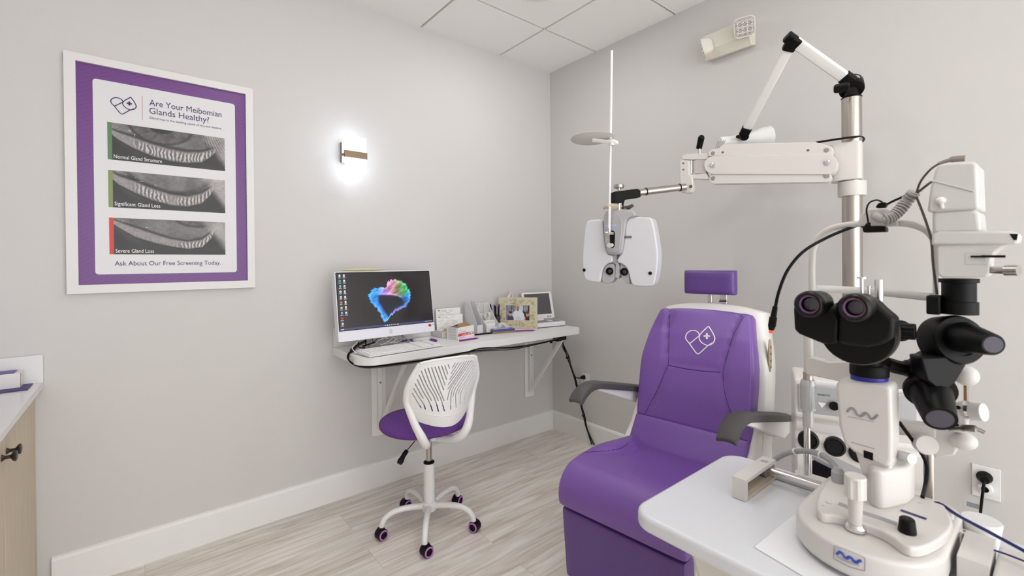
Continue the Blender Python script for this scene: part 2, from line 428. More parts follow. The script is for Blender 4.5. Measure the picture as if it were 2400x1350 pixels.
# seams
tb = bvh(backrest)
def seam(name, pxs, tree, m=thread, r=.0011, parent=chair):
    pts = []
    for (a, b_), (c, d_) in zip(pxs, pxs[1:]):
        for k in range(8):
            q = cast(tree, a + (c - a) * k / 8, b_ + (d_ - b_) * k / 8, .0004)
            if q is not None: pts.append(q)
    if len(pts) > 2: obj(name, G().tube(pts, r, 5, 1), m, parent)
seam('seam', [(1570, 731), (1568, 790), (1567, 840), (1566, 856), (1540, 915), (1509, 974)], tb)
seam('seam', [(1743, 742), (1719, 783), (1705, 830), (1694, 872), (1696, 905), (1700, 928), (1710, 960), (1719, 985)], tb)
seam('seam', [(1566, 856), (1610, 865), (1650, 870), (1695, 873)], tb, r=.0018)
seam('seam', [(1757, 745), (1760, 870), (1755, 985)], tb, mat('thread_light', '#9a7cc4', .6), .0009)
def on_back(x, y):
    a = 1607 + 68 * x; b_ = 829 - 66 * y - 3 * (x - .5) * 0
    return cast(tb, a, b_, .0008) or E(-.3, 0, .9)
heart_logo('heart_logo', white, on_back, .0024, chair, 'white heart and drop outline logo')
ts = bvh(seat)
seam('seam', [(1344, 1062), (1385, 1059), (1420, 1057), (1452, 1052), (1466, 1044), (1474, 1036)], ts)
# white shell behind the backrest
def shmid(u, v):
    z = .50 + .588 * (v + 1) / 2; return (back_x(min(z, 1.08)) - .125, u * (back_w(z) + .020 + .01 * (1 - (v + 1) / 2)), z - .03 * u * u * max(0, v) ** 3)
obj('back_shell', G(EM).cushion(shmid, lambda u, v: Vector((1, 0, .1)).normalized(), .125, 28, 30, 14), whitep, chair, smooth=50)
obj('side_shell', G(EM).prism([(x, -.262, z) for x, z in ((-.44, .36), (.14, .36), (.18, .395), (.10, .44), (-.06, .45), (-.16, .49), (-.245, .57), (-.30, .66), (-.44, .66))], (0, .028, 0)), whitep, chair, bevel=.008, seg=3)
obj('side_shell', G(EM).prism([(x, .234, z) for x, z in ((-.44, .36), (.14, .36), (.18, .395), (.10, .44), (-.06, .45), (-.16, .49), (-.245, .57), (-.30, .66), (-.44, .66))], (0, .028, 0)), whitep, chair, bevel=.008, seg=3)
obj('leg_rest_frame', G(EM).bx(.165, .205, -.238, .238, .105, .42), whitep, chair, bevel=.01, seg=3)
obj('seat_frame', G(EM).bx(-.43, .18, -.236, .236, .33, .425), whitep, chair, bevel=.01)
obj('pedestal', G(EM).bx(-.36, .03, -.13, .13, .05, .335), whitep, chair, bevel=.02, seg=3)
obj('base_plate', G(EM).prism([(x - .12, y, 0) for x, y in rrect(.66, .46, .08)], (0, 0, .05)), whitep, chair, bevel=.01)
ft = obj('footrest', G(EM).prism([(x + .32, y, .062) for x, y in rrect(.20, .40, .03)], (0, 0, .02)), whitep, chair, bevel=.005)
g = G(EM)
for yy in (-.19, .19): g.bx(.16, .26, yy - .014, yy + .014, .066, .12)
obj('footrest_bracket', g, chrome, chair, bevel=.003)
# armrests
pad_path = spline([Vector((x, 0, z)) for x, z in ((-.50, .651), (-.36, .686), (-.2, .726), (-.06, .760), (-.02, .769), (.02, .772), (.055, .766), (.09, .748), (.115, .724))], 6)
def arm(sgn, yc):
    def m(u, v):
        t = (v + 1) / 2 * (len(pad_path) - 1); i = min(int(t), len(pad_path) - 2); q = pad_path[i].lerp(pad_path[i + 1], t - i)
        return (q.x, yc + u * .031, q.z - .006 * u * u)
    def n(u, v):
        t = (v + 1) / 2 * (len(pad_path) - 1); i = min(max(int(t), 1), len(pad_path) - 2); d = pad_path[i + 1] - pad_path[i - 1]; return Vector((-d.z, 0, d.x)).normalized()
    a = obj('armrest', G(EM).cushion(m, n, .026, 10, 40, 8), mat('armrest_charcoal', '#4b4a49', .55, bump=.3, bscale=500), chair, smooth=50)
    obj('armrest_support', G(EM).prism([(x, yc - .02, z) for x, z in ((-.49, .640), (-.30, .688), (-.03, .754), (.0, .750), (-.10, .712), (-.30, .632), (-.42, .585), (-.49, .59))], (0, .04, 0)), whitep, a, bevel=.006, seg=3)
    obj('armrest_bracket', G(EM).bx(-.47, -.38, min(yc, sgn * .24), max(yc, sgn * .24), .595, .65), whitep, a, bevel=.006)
arm(-1, -.292); arm(1, .292)
# headrest
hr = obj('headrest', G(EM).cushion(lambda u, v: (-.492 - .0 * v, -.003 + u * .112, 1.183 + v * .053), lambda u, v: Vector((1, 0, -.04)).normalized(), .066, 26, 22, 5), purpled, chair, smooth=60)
g = G(EM); g.box((-.545, .035, 1.12), (.012, .034, .10)); g.cyl((-.54, .02, 1.155), (-.54, .055, 1.155), .012); g.cyl((-.54, .02, 1.09), (-.54, .055, 1.09), .014)
g.bx(-.55, -.505, -.02, .03, 1.145, 1.165); g.bx(-.55, -.53, -.03, -.012, 1.0, 1.16)
obj('headrest_bracket', g, chrome, hr, bevel=.002)
# button panel on the side of the shell
pn = obj('button_panel', G(EM).prism([(-.405 + .016 * math.cos(a), .262, .905 + .065 * math.sin(a)) for a in [2 * math.pi * k / 24 for k in range(24)]], (0, .006, 0)), mat('beige_panel', '#a89878', .4), chair, bevel=.002)
g = G(EM)
for z in (.86, .885, .912, .938): g.cyl((-.405, .266, z), (-.405, .270, z), .0045)
obj('button', g, steeld, pn)

# ================================================================== POSTER
po = thing('framed_poster', 'large white framed purple poster about gland health on the left wall', 'poster', (-2.338, 0, 1.655))
q0 = AY(147, 118, -.022); q1 = AY(157, 688, -.022); q2 = AY(594, 207, -.022); q3 = AY(597, 675, -.022)
fx0, fx1 = (q0.x + q1.x) / 2, (q2.x + q3.x) / 2; fz0, fz1 = (q1.z + q3.z) / 2, (q0.z + q2.z) / 2
i0 = AY(176, 143, -.010); i1 = AY(186, 667, -.010); i2 = AY(575.5, 222, -.010); i3 = AY(579, 658, -.010)
ix0, ix1 = (i0.x + i1.x) / 2, (i2.x + i3.x) / 2; iz0, iz1 = (i1.z + i3.z) / 2, (i0.z + i2.z) / 2
g = G(); o_ = [(fx0, fz0), (fx1, fz0), (fx1, fz1), (fx0, fz1)]; n_ = [(ix0, iz0), (ix1, iz0), (ix1, iz1), (ix0, iz1)]
for k in range(4):
    a, b_, c, d_ = o_[k], o_[(k + 1) % 4], n_[(k + 1) % 4], n_[k]
    g.prism([(p[0], -.001, p[1]) for p in (a, b_, c, d_)], (0, -.021, 0))
obj('frame', g, mat('white_wood_frame', '#dedcda', .4, bump=.2, bscale=60), po, smooth=0)
# purple sheet with faint diagonal lines
def purple_bg(u, v):
    w, h = (ix1 - ix0), (iz1 - iz0); X = u * w; Z = v * h
    line = (np.abs(((Z - X * .58) / .0175) % 1 - .5) > .462)
    base_ = np.array([0x68, 0x33, 0x7e]) / 255; dk = np.array([0x56, 0x28, 0x6c]) / 255
    return np.where(line[..., None], dk, base_) * np.ones(u.shape + (3,))
paint('print_sheet', purple_bg, (ix0, -.010, iz0), (ix1 - ix0, 0, 0), (0, 0, iz1 - iz0), 300, 420, paint_mat('printed_purple', rough=.35), po)
def PY(px, py, y=-.0112): return AY(px, py, y)
w0 = PY(216, 182); w1 = PY(224, 641); w2 = PY(551, 245); w3 = PY(555, 640)
wx0, wx1, wz0, wz1 = (w0.x + w1.x) / 2, (w2.x + w3.x) / 2, (w1.z + w3.z) / 2, (w0.z + w2.z) / 2
obj('white_panel', G().prism([((wx0 + wx1) / 2 + a, -.0101, (wz0 + wz1) / 2 + c) for a, c in rrect(wx1 - wx0, wz1 - wz0, .012)], (0, -.0006, 0)), mat('poster_white', '#d9d8da', .35), po, smooth=0)
ink = mat('poster_ink', '#42265c', .5); inkw = mat('poster_ink_white', '#f2f0f0', .5)
def ptext(s, l, r, m, cap, bold=.0):
    a = PY(l[0], l[1], -.0116); b_ = PY(r[0], r[1], -.0116)
    text('lettering', s, m, (a.x, -.0116, (a.z + b_.z) / 2), (1, 0, 0), (0, 0, 1), b_.x - a.x, cap, po, bold=bold)
def zscale(px, py, dpx): return abs(PY(px, py).z - PY(px, py + dpx).z)
ptext('Are Your Meibomian', (350, 247.5), (519, 274), ink, .026, 0)
ptext('Glands Healthy?', (350, 266.8), (490, 286.5), ink, .026, 0)
ptext('Gland loss is the leading cause of dry eye disease.', (350, 278), (520, 303.5), ink, .0095)
ptext('Ask About Our Free Screening Today.', (269, 621.5), (517.6, 621.3), ink, .019)
dv = PY(333, 225), PY(333, 281)
obj('divider_line', G().box((dv[0].x, -.0112, (dv[0].z + dv[1].z) / 2), (.0014, .0006, dv[0].z - dv[1].z)), mat('divider_pink', '#a5717e', .6), po, smooth=0)
la, lb = PY(260, 245), PY(319, 245); lz0 = PY(289, 267.5).z; lz1 = PY(302, 226).z
heart_logo('heart_logo', ink, lambda x, y: Vector((la.x + (lb.x - la.x) * x, -.0114, lz0 + (lz1 - lz0) * y)), .0017, po)
def eye_panel(kind):
    K = [dict(u=[0, .08, .2, .35, .5, .65, .78, .86, .92, 1], c=[.80, .66, .52, .38, .30, .28, .34, .48, .62, .9], w=[.05, .10, .15, .17, .17, .16, .15, .12, .05, .02], iris=(.43, 1.10, .52)),
         dict(u=[0, .08, .2, .35, .5, .65, .78, .86, .90, 1], c=[.92, .74, .60, .42, .30, .28, .40, .62, .80, 1.1], w=[.08, .12, .16, .17, .16, .15, .15, .11, .05, .02], iris=None),
         dict(u=[0, .08, .2, .35, .5, .65, .78, .86, .90, 1], c=[.95, .80, .62, .46, .34, .27, .34, .56, .80, 1.1], w=[.04, .08, .13, .13, .11, .11, .12, .10, .05, .02], iris=(.72, 1.25, .42))][kind]
    def f(u, v):
        asp = 1.95; x = u * asp; y = v
        n = fbm(x * 6, y * 6, 3 + kind); nf = fbm(x * 26, y * 26, 9 + kind); c = np.interp(u, K['u'], K['c']); w = np.interp(u, K['u'], K['w']) + .012 * (n - .5)
        d = (y - c) / w; band = 1 / (1 + np.exp((np.abs(d) - 1) * 9))
        low = .14 + .05 * (n - .5); low = low + .10 * sst(.12, .0, np.abs(u - .14 - .3 * (.6 - y))) * sst(.1, .5, y)
        upv = .42 + .22 * (n - .5) + .10 * (nf - .5) - .18 * sst(1.9, 1.05, d) + .10 * sst(.2, .0, u)
        if K['iris']:
            ex, ey, er = K['iris']; ex *= asp; rr = np.hypot(x - ex, (y - ey)); iris = sst(er + .02, er - .02, rr)
            tex = .30 + .26 * (fbm(np.arctan2(y - ey, x - ex) * 10 + 20, rr * 9, 5) - .4); upv = upv * (1 - iris) + iris * tex
            pup = sst(.24, .20, rr); upv = upv * (1 - pup) + .08 * pup; upv = upv * (1 - .45 * np.exp(-((rr - er) / .03) ** 2))
        else: upv = upv - .16 * np.exp(-((rr_ := np.hypot(x - 1.0, (y - 1.25))) - .75) ** 2 / .004)
        val = np.where(d > 0, upv, low)
        st = .5 + .5 * np.sin(x * 100 + 9 * n + d * 1.1 * np.cos(u * 5)) + .25 * (nf - .5)
        msk = sst(.14, .30, u) * sst(.99, .85, u)
        if kind == 1: msk = msk * (1 - .9 * np.exp(-((u - .52) / .05) ** 2))
        if kind == 2: msk = msk * sst(.50, .66, u) * .9 + .15 * msk * (d < -.2)
        b = .56 + .16 * (nf - .5) + msk * (.40 * sst(.30, .8, st) - .18) * np.exp(-((d + .1) / .85) ** 4)
        val = val * (1 - band) + band * b; val = val * (1 - .55 * np.exp(-((d + 1.15) / .18) ** 2)) * (1 - .40 * np.exp(-((d - 1.25) / .22) ** 2))
        corner = sst(.86, .97, u + .25 * (y - .5)) * sst(.05, .25, y + u - .92); val = val * (1 - corner) + corner * (.62 + .25 * (n - .5) + .1 * (nf - .5))
        if kind == 0:
            for k in range(9):
                a = .80 + k * .022; q = np.abs((u - a) - .10 * (1 - y) ** 1.2 * (1 + k * .22)); val = np.where((q < .0022) & (y > .50 + .02 * (k % 3)) & (y < 1.02), val * .35, val)
        sp = (vnoise(x * 34, y * 34, 31 + kind) > .90) * np.exp(-((d - 1.6) / .6) ** 2) * sst(.5, .3, u); val = val + .45 * sp
        val = np.clip(val, .04, .93); rgb = np.stack([val, val * .965, val * .955], -1)
        gc = np.array([[0x52, 0x7a, 0x4e], [0x7c, 0x8a, 0x50], [0xcc, 0x30, 0x28]][kind]) / 255
        return np.where((u < .034)[..., None], gc, rgb)
    return f
pm = paint_mat('printed_photo', rough=.4)
for k, (tl, bl, tr, brr, cap_t, ca, cb) in enumerate([
        ((251.3, 285.3), (252.3, 372), (526.9, 324.4), (527, 402), 'Normal Gland Structure', (266.9, 369.8), (379.8, 382.5)),
        ((253, 397), (254.4, 485), (527, 423.6), (528, 500), 'Significant Gland Loss', (268.7, 480.9), (375.8, 487)),
        ((255.3, 509), (256.7, 595), (527.8, 522), (528, 597.8), 'Severe Gland Loss', (270.9, 592.3), (361, 592.3))]):
    a, b_, c, d_ = PY(*tl), PY(*bl), PY(*tr), PY(*brr)
    x0, x1, z0, z1 = (a.x + b_.x) / 2, (c.x + d_.x) / 2, (b_.z + d_.z) / 2, (a.z + c.z) / 2
    paint('eye_photograph', eye_panel(k), (x0, -.0112, z0), (x1 - x0, 0, 0), (0, 0, z1 - z0), 330, 160, pm, po)
    ptext(cap_t, ca, cb, inkw, .0155)

# ================================================================== WALL SCONCE
sc = thing('wall_sconce', 'lit square glass wall sconce with bronze band beside the poster', 'wall lamp', (-1.517, 0, 1.89))
a, b_ = AY(809, 365, -.095), AY(858.5, 365, -.095); gx0, gx1 = a.x, b_.x
zt, zb = AY(858, 325, -.095).z, AY(859, 408, -.095).z
obj('back_plate', G().bx(gx0 + .005, gx1 - .005, -.03, -.0005, 1.835, 1.945), brown, sc, bevel=.002)
glow = mat('sconce_glass_lit', '#f4faff', .4, emit=2.2)
glow2 = mat('sconce_core_lit', '#dcecff', .4, emit=2.2)
obj('diffuser', G().bx(gx0 + .004, gx1 - .004, -.062, -.031, 1.83, 1.95), glow2, sc, bevel=.003)
obj('glass_panel', G().prism([((gx0 + gx1) / 2 + u, -.088, (zt + zb) / 2 + w) for u, w in rrect(gx1 - gx0, zt - zb, .004, 3)], (0, -.008, 0)), glow, sc, smooth=0)
g = G(); zc = (zt + zb) / 2; g.bx(gx0 - .003, gx1 + .003, -.101, -.0965, zc - .018, zc + .018); g.bx(gx0 - .004, gx0 - .001, -.101, -.084, zc - .018, zc + .018); g.bx(gx1 + .001, gx1 + .004, -.101, -.084, zc - .018, zc + .018); g.bx(gx0 - .004, gx0 - .0015, -.084, -.030, zc - .007, zc + .003)
obj('band', g, brown, sc, bevel=.001)
g = G(); g.cyl((gx0 - .012, -.075, zc - .004), (gx0 - .003, -.075, zc - .004), .008); obj('thumb_screw', g, brown, sc)
for dz, nm in ((.085, 'up'), (-.085, 'down')):
    l = bpy.data.lights.new('sconce_bulb', 'POINT'); l.energy = .085; l.shadow_soft_size = .02; l.color = (.8, .9, 1)
    o = bpy.data.objects.new('sconce_bulb', l); COL.objects.link(o); o.location = ((gx0 + gx1) / 2, -.05, zc + dz)

# ================================================================== DESK
DZ = .830; DT = .040; DX0, DX1, DY = -1.647, -.118, -.425
desk = thing('wall_desk', 'long white laminate wall mounted desk with rounded corners on two brackets', 'desk', (DX0, 0, DZ - DT))
def arc(cx, cy, r, a0, a1, n=8): return [(cx + r * math.cos(math.radians(a0 + (a1 - a0) * k / n)), cy + r * math.sin(math.radians(a0 + (a1 - a0) * k / n))) for k in range(n + 1)]
ol = [(DX0, -.001)] + arc(DX0 + .10, DY + .10, .10, 180, 270) + arc(DX1 - .05, DY + .05, .05, 270, 360) + [(DX1, -.001)]
obj('desktop', G().prism([(x, y, DZ - DT) for x, y in ol], (0, 0, DT)), white, desk, bevel=.0015, smooth=30)
obj('backsplash', G().bx(DX0 + .003, DX1, -.02, -.001, DZ, DZ + .103), whitep, desk, bevel=.002)
def bracket(x0, x1):
    xc = (x0 + x1) / 2; g = G()
    g.prism([(xc + a, -.001, .505 + c) for a, c in rrect(x1 - x0, .43, .012)], (0, -.006, 0))
    b = obj('bracket', g, trim_m, desk, bevel=.001)
    obj('post', G().bx(xc - .011, xc + .011, -.030, -.008, .33, DZ - DT), trim_m, b, bevel=.002)
    obj('rail', G().bx(xc - .011, xc + .011, -.37, -.030, DZ - DT - .022, DZ - DT), trim_m, b, bevel=.002)
    d = Vector((0, -.33, .42)).normalized(); R = d.to_track_quat('Y', 'Z').to_matrix()
    obj('brace', G().box((xc, -.195, .56), (.014, .53, .026), R), trim_m, b, bevel=.002)
    g = G(); g.cyl((xc, -.031, .60), (xc, -.034, .60), .005, n=12); obj('screw', g, steeld, b)
bracket(-1.434, -1.349); bracket(-.285, -.200)

# ---- computer on the desk
ob = Vector((-1.69225, -.25596, .94674)); yaw, tilt = .01594, .15338; MW, MH = .527, .29355
mu = Vector((math.cos(yaw), math.sin(yaw), 0)); mn = Vector((-math.sin(yaw), math.cos(yaw), 0)); mv = ZV * math.cos(tilt) + mn * math.sin(tilt); mf = mu.cross(mv)  # toward viewer
pc = thing('desktop_computer', 'white all-in-one desktop computer showing a colourful bloom on black', 'computer', (-1.43, -.16, DZ), yaw)
def Mq(a, b_, c=0): return ob + mu * a + mv * b_ + mf * c
R = Matrix((mu, mv, mf)).transposed()
body = obj('display_housing', G().prism([Mq(MW / 2 + a, MH / 2 - .0235 + c, -.046) for a, c in rrect(MW + .010, MH + .057, .006, 3)], mf * .044), mat('pc_white', '#dfe0e8', .35), pc, bevel=.0015)
def bloom(u, v):
    asp = 16 / 9; x = (u - .55) * asp; y = v - .50
    th = np.arctan2(y, x); r = np.hypot(x, y)
    ang = [-180, -165, -150, -135, -122, -112, -100, -80, -55, -30, -10, 15, 40, 60, 80, 98, 112, 125, 140, 155, 168, 180]
    rad = [.43, .37, .35, .36, .42, .47, .33, .25, .26, .31, .36, .38, .39, .38, .37, .34, .25, .27, .34, .42, .46, .43]
    R0 = np.interp(np.degrees(th), ang, rad); fr = fbm(th * 14 + 40, r * 5, 4); R1 = R0 + (vnoise(th * 40 + 90, r * 3, 8) - .5) * .035 + (fr - .5) * .04
    m = sst(.010, -.012, r - R1)
    def c(h): return np.array([int(h[i:i + 2], 16) for i in (0, 2, 4)]) / 255
    def g_(cx, cy, s1, s2=None): return np.exp(-((x - cx) / s1) ** 2 - ((y - cy) / (s2 or s1)) ** 2)[..., None]
    w = [(g_(-.36, .02, .13, .16), '2090ea'), (g_(-.30, .16, .10, .08), '2c9af2'), (g_(-.14, .13, .12, .06), 'b884d8'), (g_(-.02, .28, .09, .10), 'd88ac8'), (g_(.06, .17, .09, .09), 'd08a78'), (g_(.15, .25, .08, .10), '7f9a62'), (g_(.27, .20, .09, .11), '2fb060'),
         (g_(.16, .10, .10, .07), '5a7a50'), (g_(.32, .0, .07, .10), '2a80d8'), (g_(.27, -.10, .08, .10), '2a68c8'), (g_(-.22, -.12, .08, .14), '2f78e0'), (g_(-.13, -.34, .10, .14), '3a98f0'), (g_(.05, -.24, .14, .05), '6a58b8'), (g_(.18, -.18, .08, .06), '4a68c0')]
    tot = sum(a for a, _ in w) + 1e-3; rgb = sum(a * c(h) for a, h in w) / tot
    fold = fbm(x * 5 + y * 12 + 3, (x * .8 - y) * 20 + 30, 12); rgb = rgb * (.55 + .85 * fold)[..., None]
    # dark hollow: under the curved front fold
    top = .10 - .10 * np.clip(x + .16, 0, 1) - 1.15 * np.clip(x + .02, 0, 1) ** 2
    hol = sst(.0, .05, top - y) * sst(-.30, -.22, x + .55 * np.clip(-y - .05, 0, 1) * -1) * sst(.02, .09, R1 - r + .0) * sst(.24, .14, x + .4 * y)
    e_ = np.exp(-((top - y) / .018) ** 2) * (x > -.26) * (x < .22)
    rgb = rgb * (1 - .90 * hol[..., None]) + np.array([.03, .015, .07]) * hol[..., None]; rgb = rgb + e_[..., None] * np.array([.22, .18, .45]) * .8
    rim = np.exp(-((r - R1 + .025) / .022) ** 2) * .20; rgb = rgb + rim[..., None]
    bg = np.array([.125, .105, .115]) * np.ones(u.shape + (3,))
    out = bg * (1 - m[..., None]) + rgb * m[..., None]
    tbm = v < .036; out = np.where(tbm[..., None], np.array([.24, .26, .40]), out)
    # desktop icons: two columns at the left, taskbar symbols
    kinds = {(0, 1): (.1, .65, .9), (0, 2): (.55, .8, .95), (0, 5): (.85, .45, .3), (0, 6): (.85, .8, .6), (0, 7): (.35, .75, .95), (0, 8): (.85, .1, .1)}
    for cidx, cxu in ((0, .030), (1, .072)):
        for k in range(10 if cidx == 0 else 8):
            cy = .955 - k * .0935; colr = np.array(kinds.get((cidx, k), (.93, .94, .96)))
            dx = np.abs(u - cxu) * asp; dy = np.abs(v - cy)
            ic = (dx < .014) & (dy < .019) if (cidx, k) not in ((0, 1), (0, 3), (0, 5), (0, 6)) else (np.hypot(dx, dy) < .019)
            out = np.where(ic[..., None], colr, out)
            inner = (dx < .006) & (np.abs(v - cy + .004) < .008); out = np.where((inner & ic)[..., None], colr * .6, out)
            for q_ in (.032, .043):
                tx = (dx < .026 - (.006 if q_ > .04 else 0)) & (np.abs(v - cy + q_) < .0032) & (np.sin(u * 900) > -.5); out = np.where(tx[..., None], .85, out)
    for k in range(7):
        cxu = .455 + k * .0225; ic = (np.abs(u - cxu) * asp < .009) & (np.abs(v - .018) < .009); out = np.where(ic[..., None], np.array([(.4, .75, .95), (.85, .85, .9), (.8, .8, .85), (.7, .75, .9), (.9, .85, .6), (.4, .8, .8), (.9, .9, .92)][k]), out)
    tx = (u > .90) & (u < .985) & (np.abs(v - .018) < .006) & (np.sin(u * 700) > -.2); out = np.where(tx[..., None], .8, out)
    tx = (u > .012) & (u < .04) & (np.abs(v - .018) < .007); out = np.where(tx[..., None], .85, out)
    return out
scr = paint('screen', bloom, Mq(.003, .003, .0004), mu * (MW - .006), mv * (MH - .006), 560, 320, paint_mat('screen_glow', emit=1.0, rough=.12), body)
obj('bezel', G().prism([Mq(MW / 2 + a, MH / 2 + c, -.0019) for a, c in rrect(MW, MH, .002, 2)], mf * .0019), black, body, smooth=0)
g = G()
for k in range(28): pass
lm = mat('logo_grey', '#a9a9b2', .3, .6)
g.tube([Mq(.268 + .0105 * math.cos(t), -.026 + .0105 * math.sin(t), -.0016) for t in [2 * math.pi * k / 24 for k in range(25)]], .0007, 5, 1)
g.tube([Mq(.264, -.033, -.0016), Mq(.2675, -.018, -.0016)], .0008, 5, 1); g.tube([Mq(.2675, -.024, -.0016), Mq(.2665, -.031, -.0016)], .0008, 5, 1); g.tube([Mq(.269, -.035, -.0016), Mq(.2725, -.022, -.0016)], .0008, 5, 1)
obj('maker_logo', g, lm, body)
obj('sticker', G().prism([Mq(.502 + a, -.016 + c, -.0018) for a, c in rrect(.017, .013, .001, 2)], mf * .0004), mat('sticker_red', '#c4222c', .4), body, smooth=0)
obj('sticker', G().prism([Mq(.522 + a, -.014 + c, -.0018) for a, c in rrect(.010, .008, .002, 2)], mf * .0004), mat('sticker_silver', '#c9b9b9', .4), body, smooth=0)
g = G()
hub = Mq(MW / 2, .06, -.055)
g.tube([hub + mu * -.06, hub + mu * -.062 + Vector((0, .02, -.10)), Vector((hub.x - .075, hub.y + .03, DZ + .006)), Vector((hub.x - .09, hub.y - .115, DZ + .006))], .005, 8, 6)
g.tube([hub + mu * .09, hub + mu * .10 + Vector((0, .02, -.10)), Vector((hub.x + .16, hub.y + .02, DZ + .006)), Vector((hub.x + .165, hub.y - .06, DZ + .006))], .005, 8, 6)
g.tube([Vector((hub.x - .075, hub.y + .03, DZ + .006)), Vector((hub.x + .16, hub.y + .02, DZ + .006))], .005, 8, 1)
g.box(hub + Vector((0, .002, -.0)), (.20, .012, .06))
obj('stand', g, silver, pc)
gr = obj(*('glasses_case',), G().ell((-1.545, -.198, Mq(0, MH + .005).z + .009), (.115, .014, .009)), mat('pale_green_fabric', '#c3bd98', .8, bump=.4, bscale=90)); tag(gr, 'thin pale green pouch lying on top of the computer', 'pouch')
# keyboard
kb = thing('keyboard', 'white computer keyboard at the front of the desk', 'keyboard', (-1.41, -.37, DZ))
ka, kb_, kc, kd = AZ(866, 834, DZ + .012), AZ(1038, 807, DZ + .012), AZ(1015, 799, DZ + .02), AZ(847, 819, DZ + .02)
ku = (kb_ - ka); KL = ku.length; ku.normalize(); kv = Vector((-ku.y, ku.x, 0)); KD = .150
def K(a, b_, c): return Vector((ka.x, ka.y, DZ)) + ku * a + kv * b_ + ZV * c
keyw = mat('key_white', '#ecebea', .45)
g = G(); g.prism([K(0, 0, .003), K(0, KD, .003), K(0, KD, .019), K(0, 0, .010)], ku * KL); kbb = obj('keyboard_base', g, mat('kb_base', '#dcdbd9', .5), kb, bevel=.002)
g = G(); nr = 6; nc = 21; cw = (KL - .016) / nc; ch = (KD - .016) / nr
for i in range(nc):
    for j in range(nr):
        if (i in (14, 18)) : continue
        if j == 0 and 3 <= i <= 9 and i != 3: continue
        a = .008 + cw * (i + .5); b_ = .008 + ch * (j + .5); z = .010 + .009 * b_ / KD; wd = cw * .84
        if j == 0 and i == 3: a += cw * 3; wd = cw * 6.8
        g.box(K(a, b_, z + .002), (wd, ch * .84, .005), Matrix((ku, kv, ZV)).transposed())
obj('keys', g, keyw, kbb, bevel=.0012, seg=1)
obj('cable', G().tube([K(-.002, KD * .9, .006), K(-.01, KD * 1.1, .03), K(.04, KD * 1.4, .05), K(.10, KD * 1.55, .07)], .0022, 7), whitep, kb)
# mouse and pad
g = G().prism([(-1.225 + .115 * math.cos(t), -.165 + .105 * math.sin(t), DZ) for t in [2 * math.pi * k / 48 for k in range(48)]], (0, 0, .003))
tag(obj('mouse_pad', g, mat('pad_purple', '#6a2b86', .7)), 'round purple mouse pad behind the keyboard', 'mouse pad')
g = G(); g.tube([(-1.225 + .07 * math.cos(t), -.165 + .06 * math.sin(t), DZ + .0032) for t in [math.pi * (-.35 + 1.0 * k / 20) for k in range(21)]], .0045, 6, 1, .2)
tag(obj('computer_mouse', G().ell((-1.215, -.195, DZ + .003 + .014), (.055, .03, .016), 24), keyw, smooth=80), 'white mouse on the purple pad', 'mouse')
# papers in a tray
tray = thing('paper_tray', 'shallow cream tray holding printed papers against the wall', 'tray', (-.95, -.09, DZ))
g = G(); tx0, tx1, ty0, ty1 = -1.055, -.850, -.152, -.03
for c, d_ in ((((tx0 + tx1) / 2, (ty0 + ty1) / 2, DZ + .003), (tx1 - tx0, ty1 - ty0, .004)), (((tx0 + tx1) / 2, ty0, DZ + .02), (tx1 - tx0, .004, .038)), ((tx0, (ty0 + ty1) / 2, DZ + .02), (.004, ty1 - ty0, .038)), ((tx1, (ty0 + ty1) / 2, DZ + .02), (.004, ty1 - ty0, .038)), (((tx0 + tx1) / 2, ty1, DZ + .04), (tx1 - tx0, .004, .078))): g.box(c, d_)
obj('tray_body', g, mat('tray_cream', '#ddd8d3', .4), tray, bevel=.0015)
def form(u, v):
    out = np.ones(u.shape + (3,)) * np.array([.93, .925, .92]); rng = np.random.RandomState(5)
    for k in range(26):
        y = .93 - k * .034; xs_ = rng.rand(3) * .6; 
        for a in xs_:
            w = .06 + .18 * rng.rand()
            m = (np.abs(v - y) < .006) & (u > .06 + a) & (u < .06 + a + w) & (np.sin(u * 420 + k) > -.4); out = np.where(m[..., None], .5, out)
    m = (u > .07) & (u < .16) & (v > .90) & (v < .96); out = np.where(m[..., None], np.array([.62, .58, .42]), out); return out
fmat = paint_mat('printed_form', rough=.7)
for nm, x0, x1, y0, z1, lean in (('printed_form', -1.035, -.858, -.050, .165, .008), ('printed_form', -1.050, -.862, -.085, .125, .012)):
    z0 = DZ + .008
    o = paint(nm, form, (x0, y0, z0), (x1 - x0, .0, 0), (0, lean, z1 - .008), 150, 150, fmat)
    md = o.modifiers.new('s', 'SOLIDIFY'); md.thickness = .0006
    tag(o, 'taller printed form at the back of the paper tray' if z1 > .15 else 'shorter printed form standing in front in the paper tray', 'paper')
g = G().prism([(-.975 + a, -.142, DZ + .0065 + .025 + c) for a, c in rrect(.09, .05, .004)], (0, .03, 0)); tag(obj('small_box', g, mat('small_box_cream', '#e2dccb', .6), bevel=.001), 'small cream packet lying in the paper tray', 'packet')
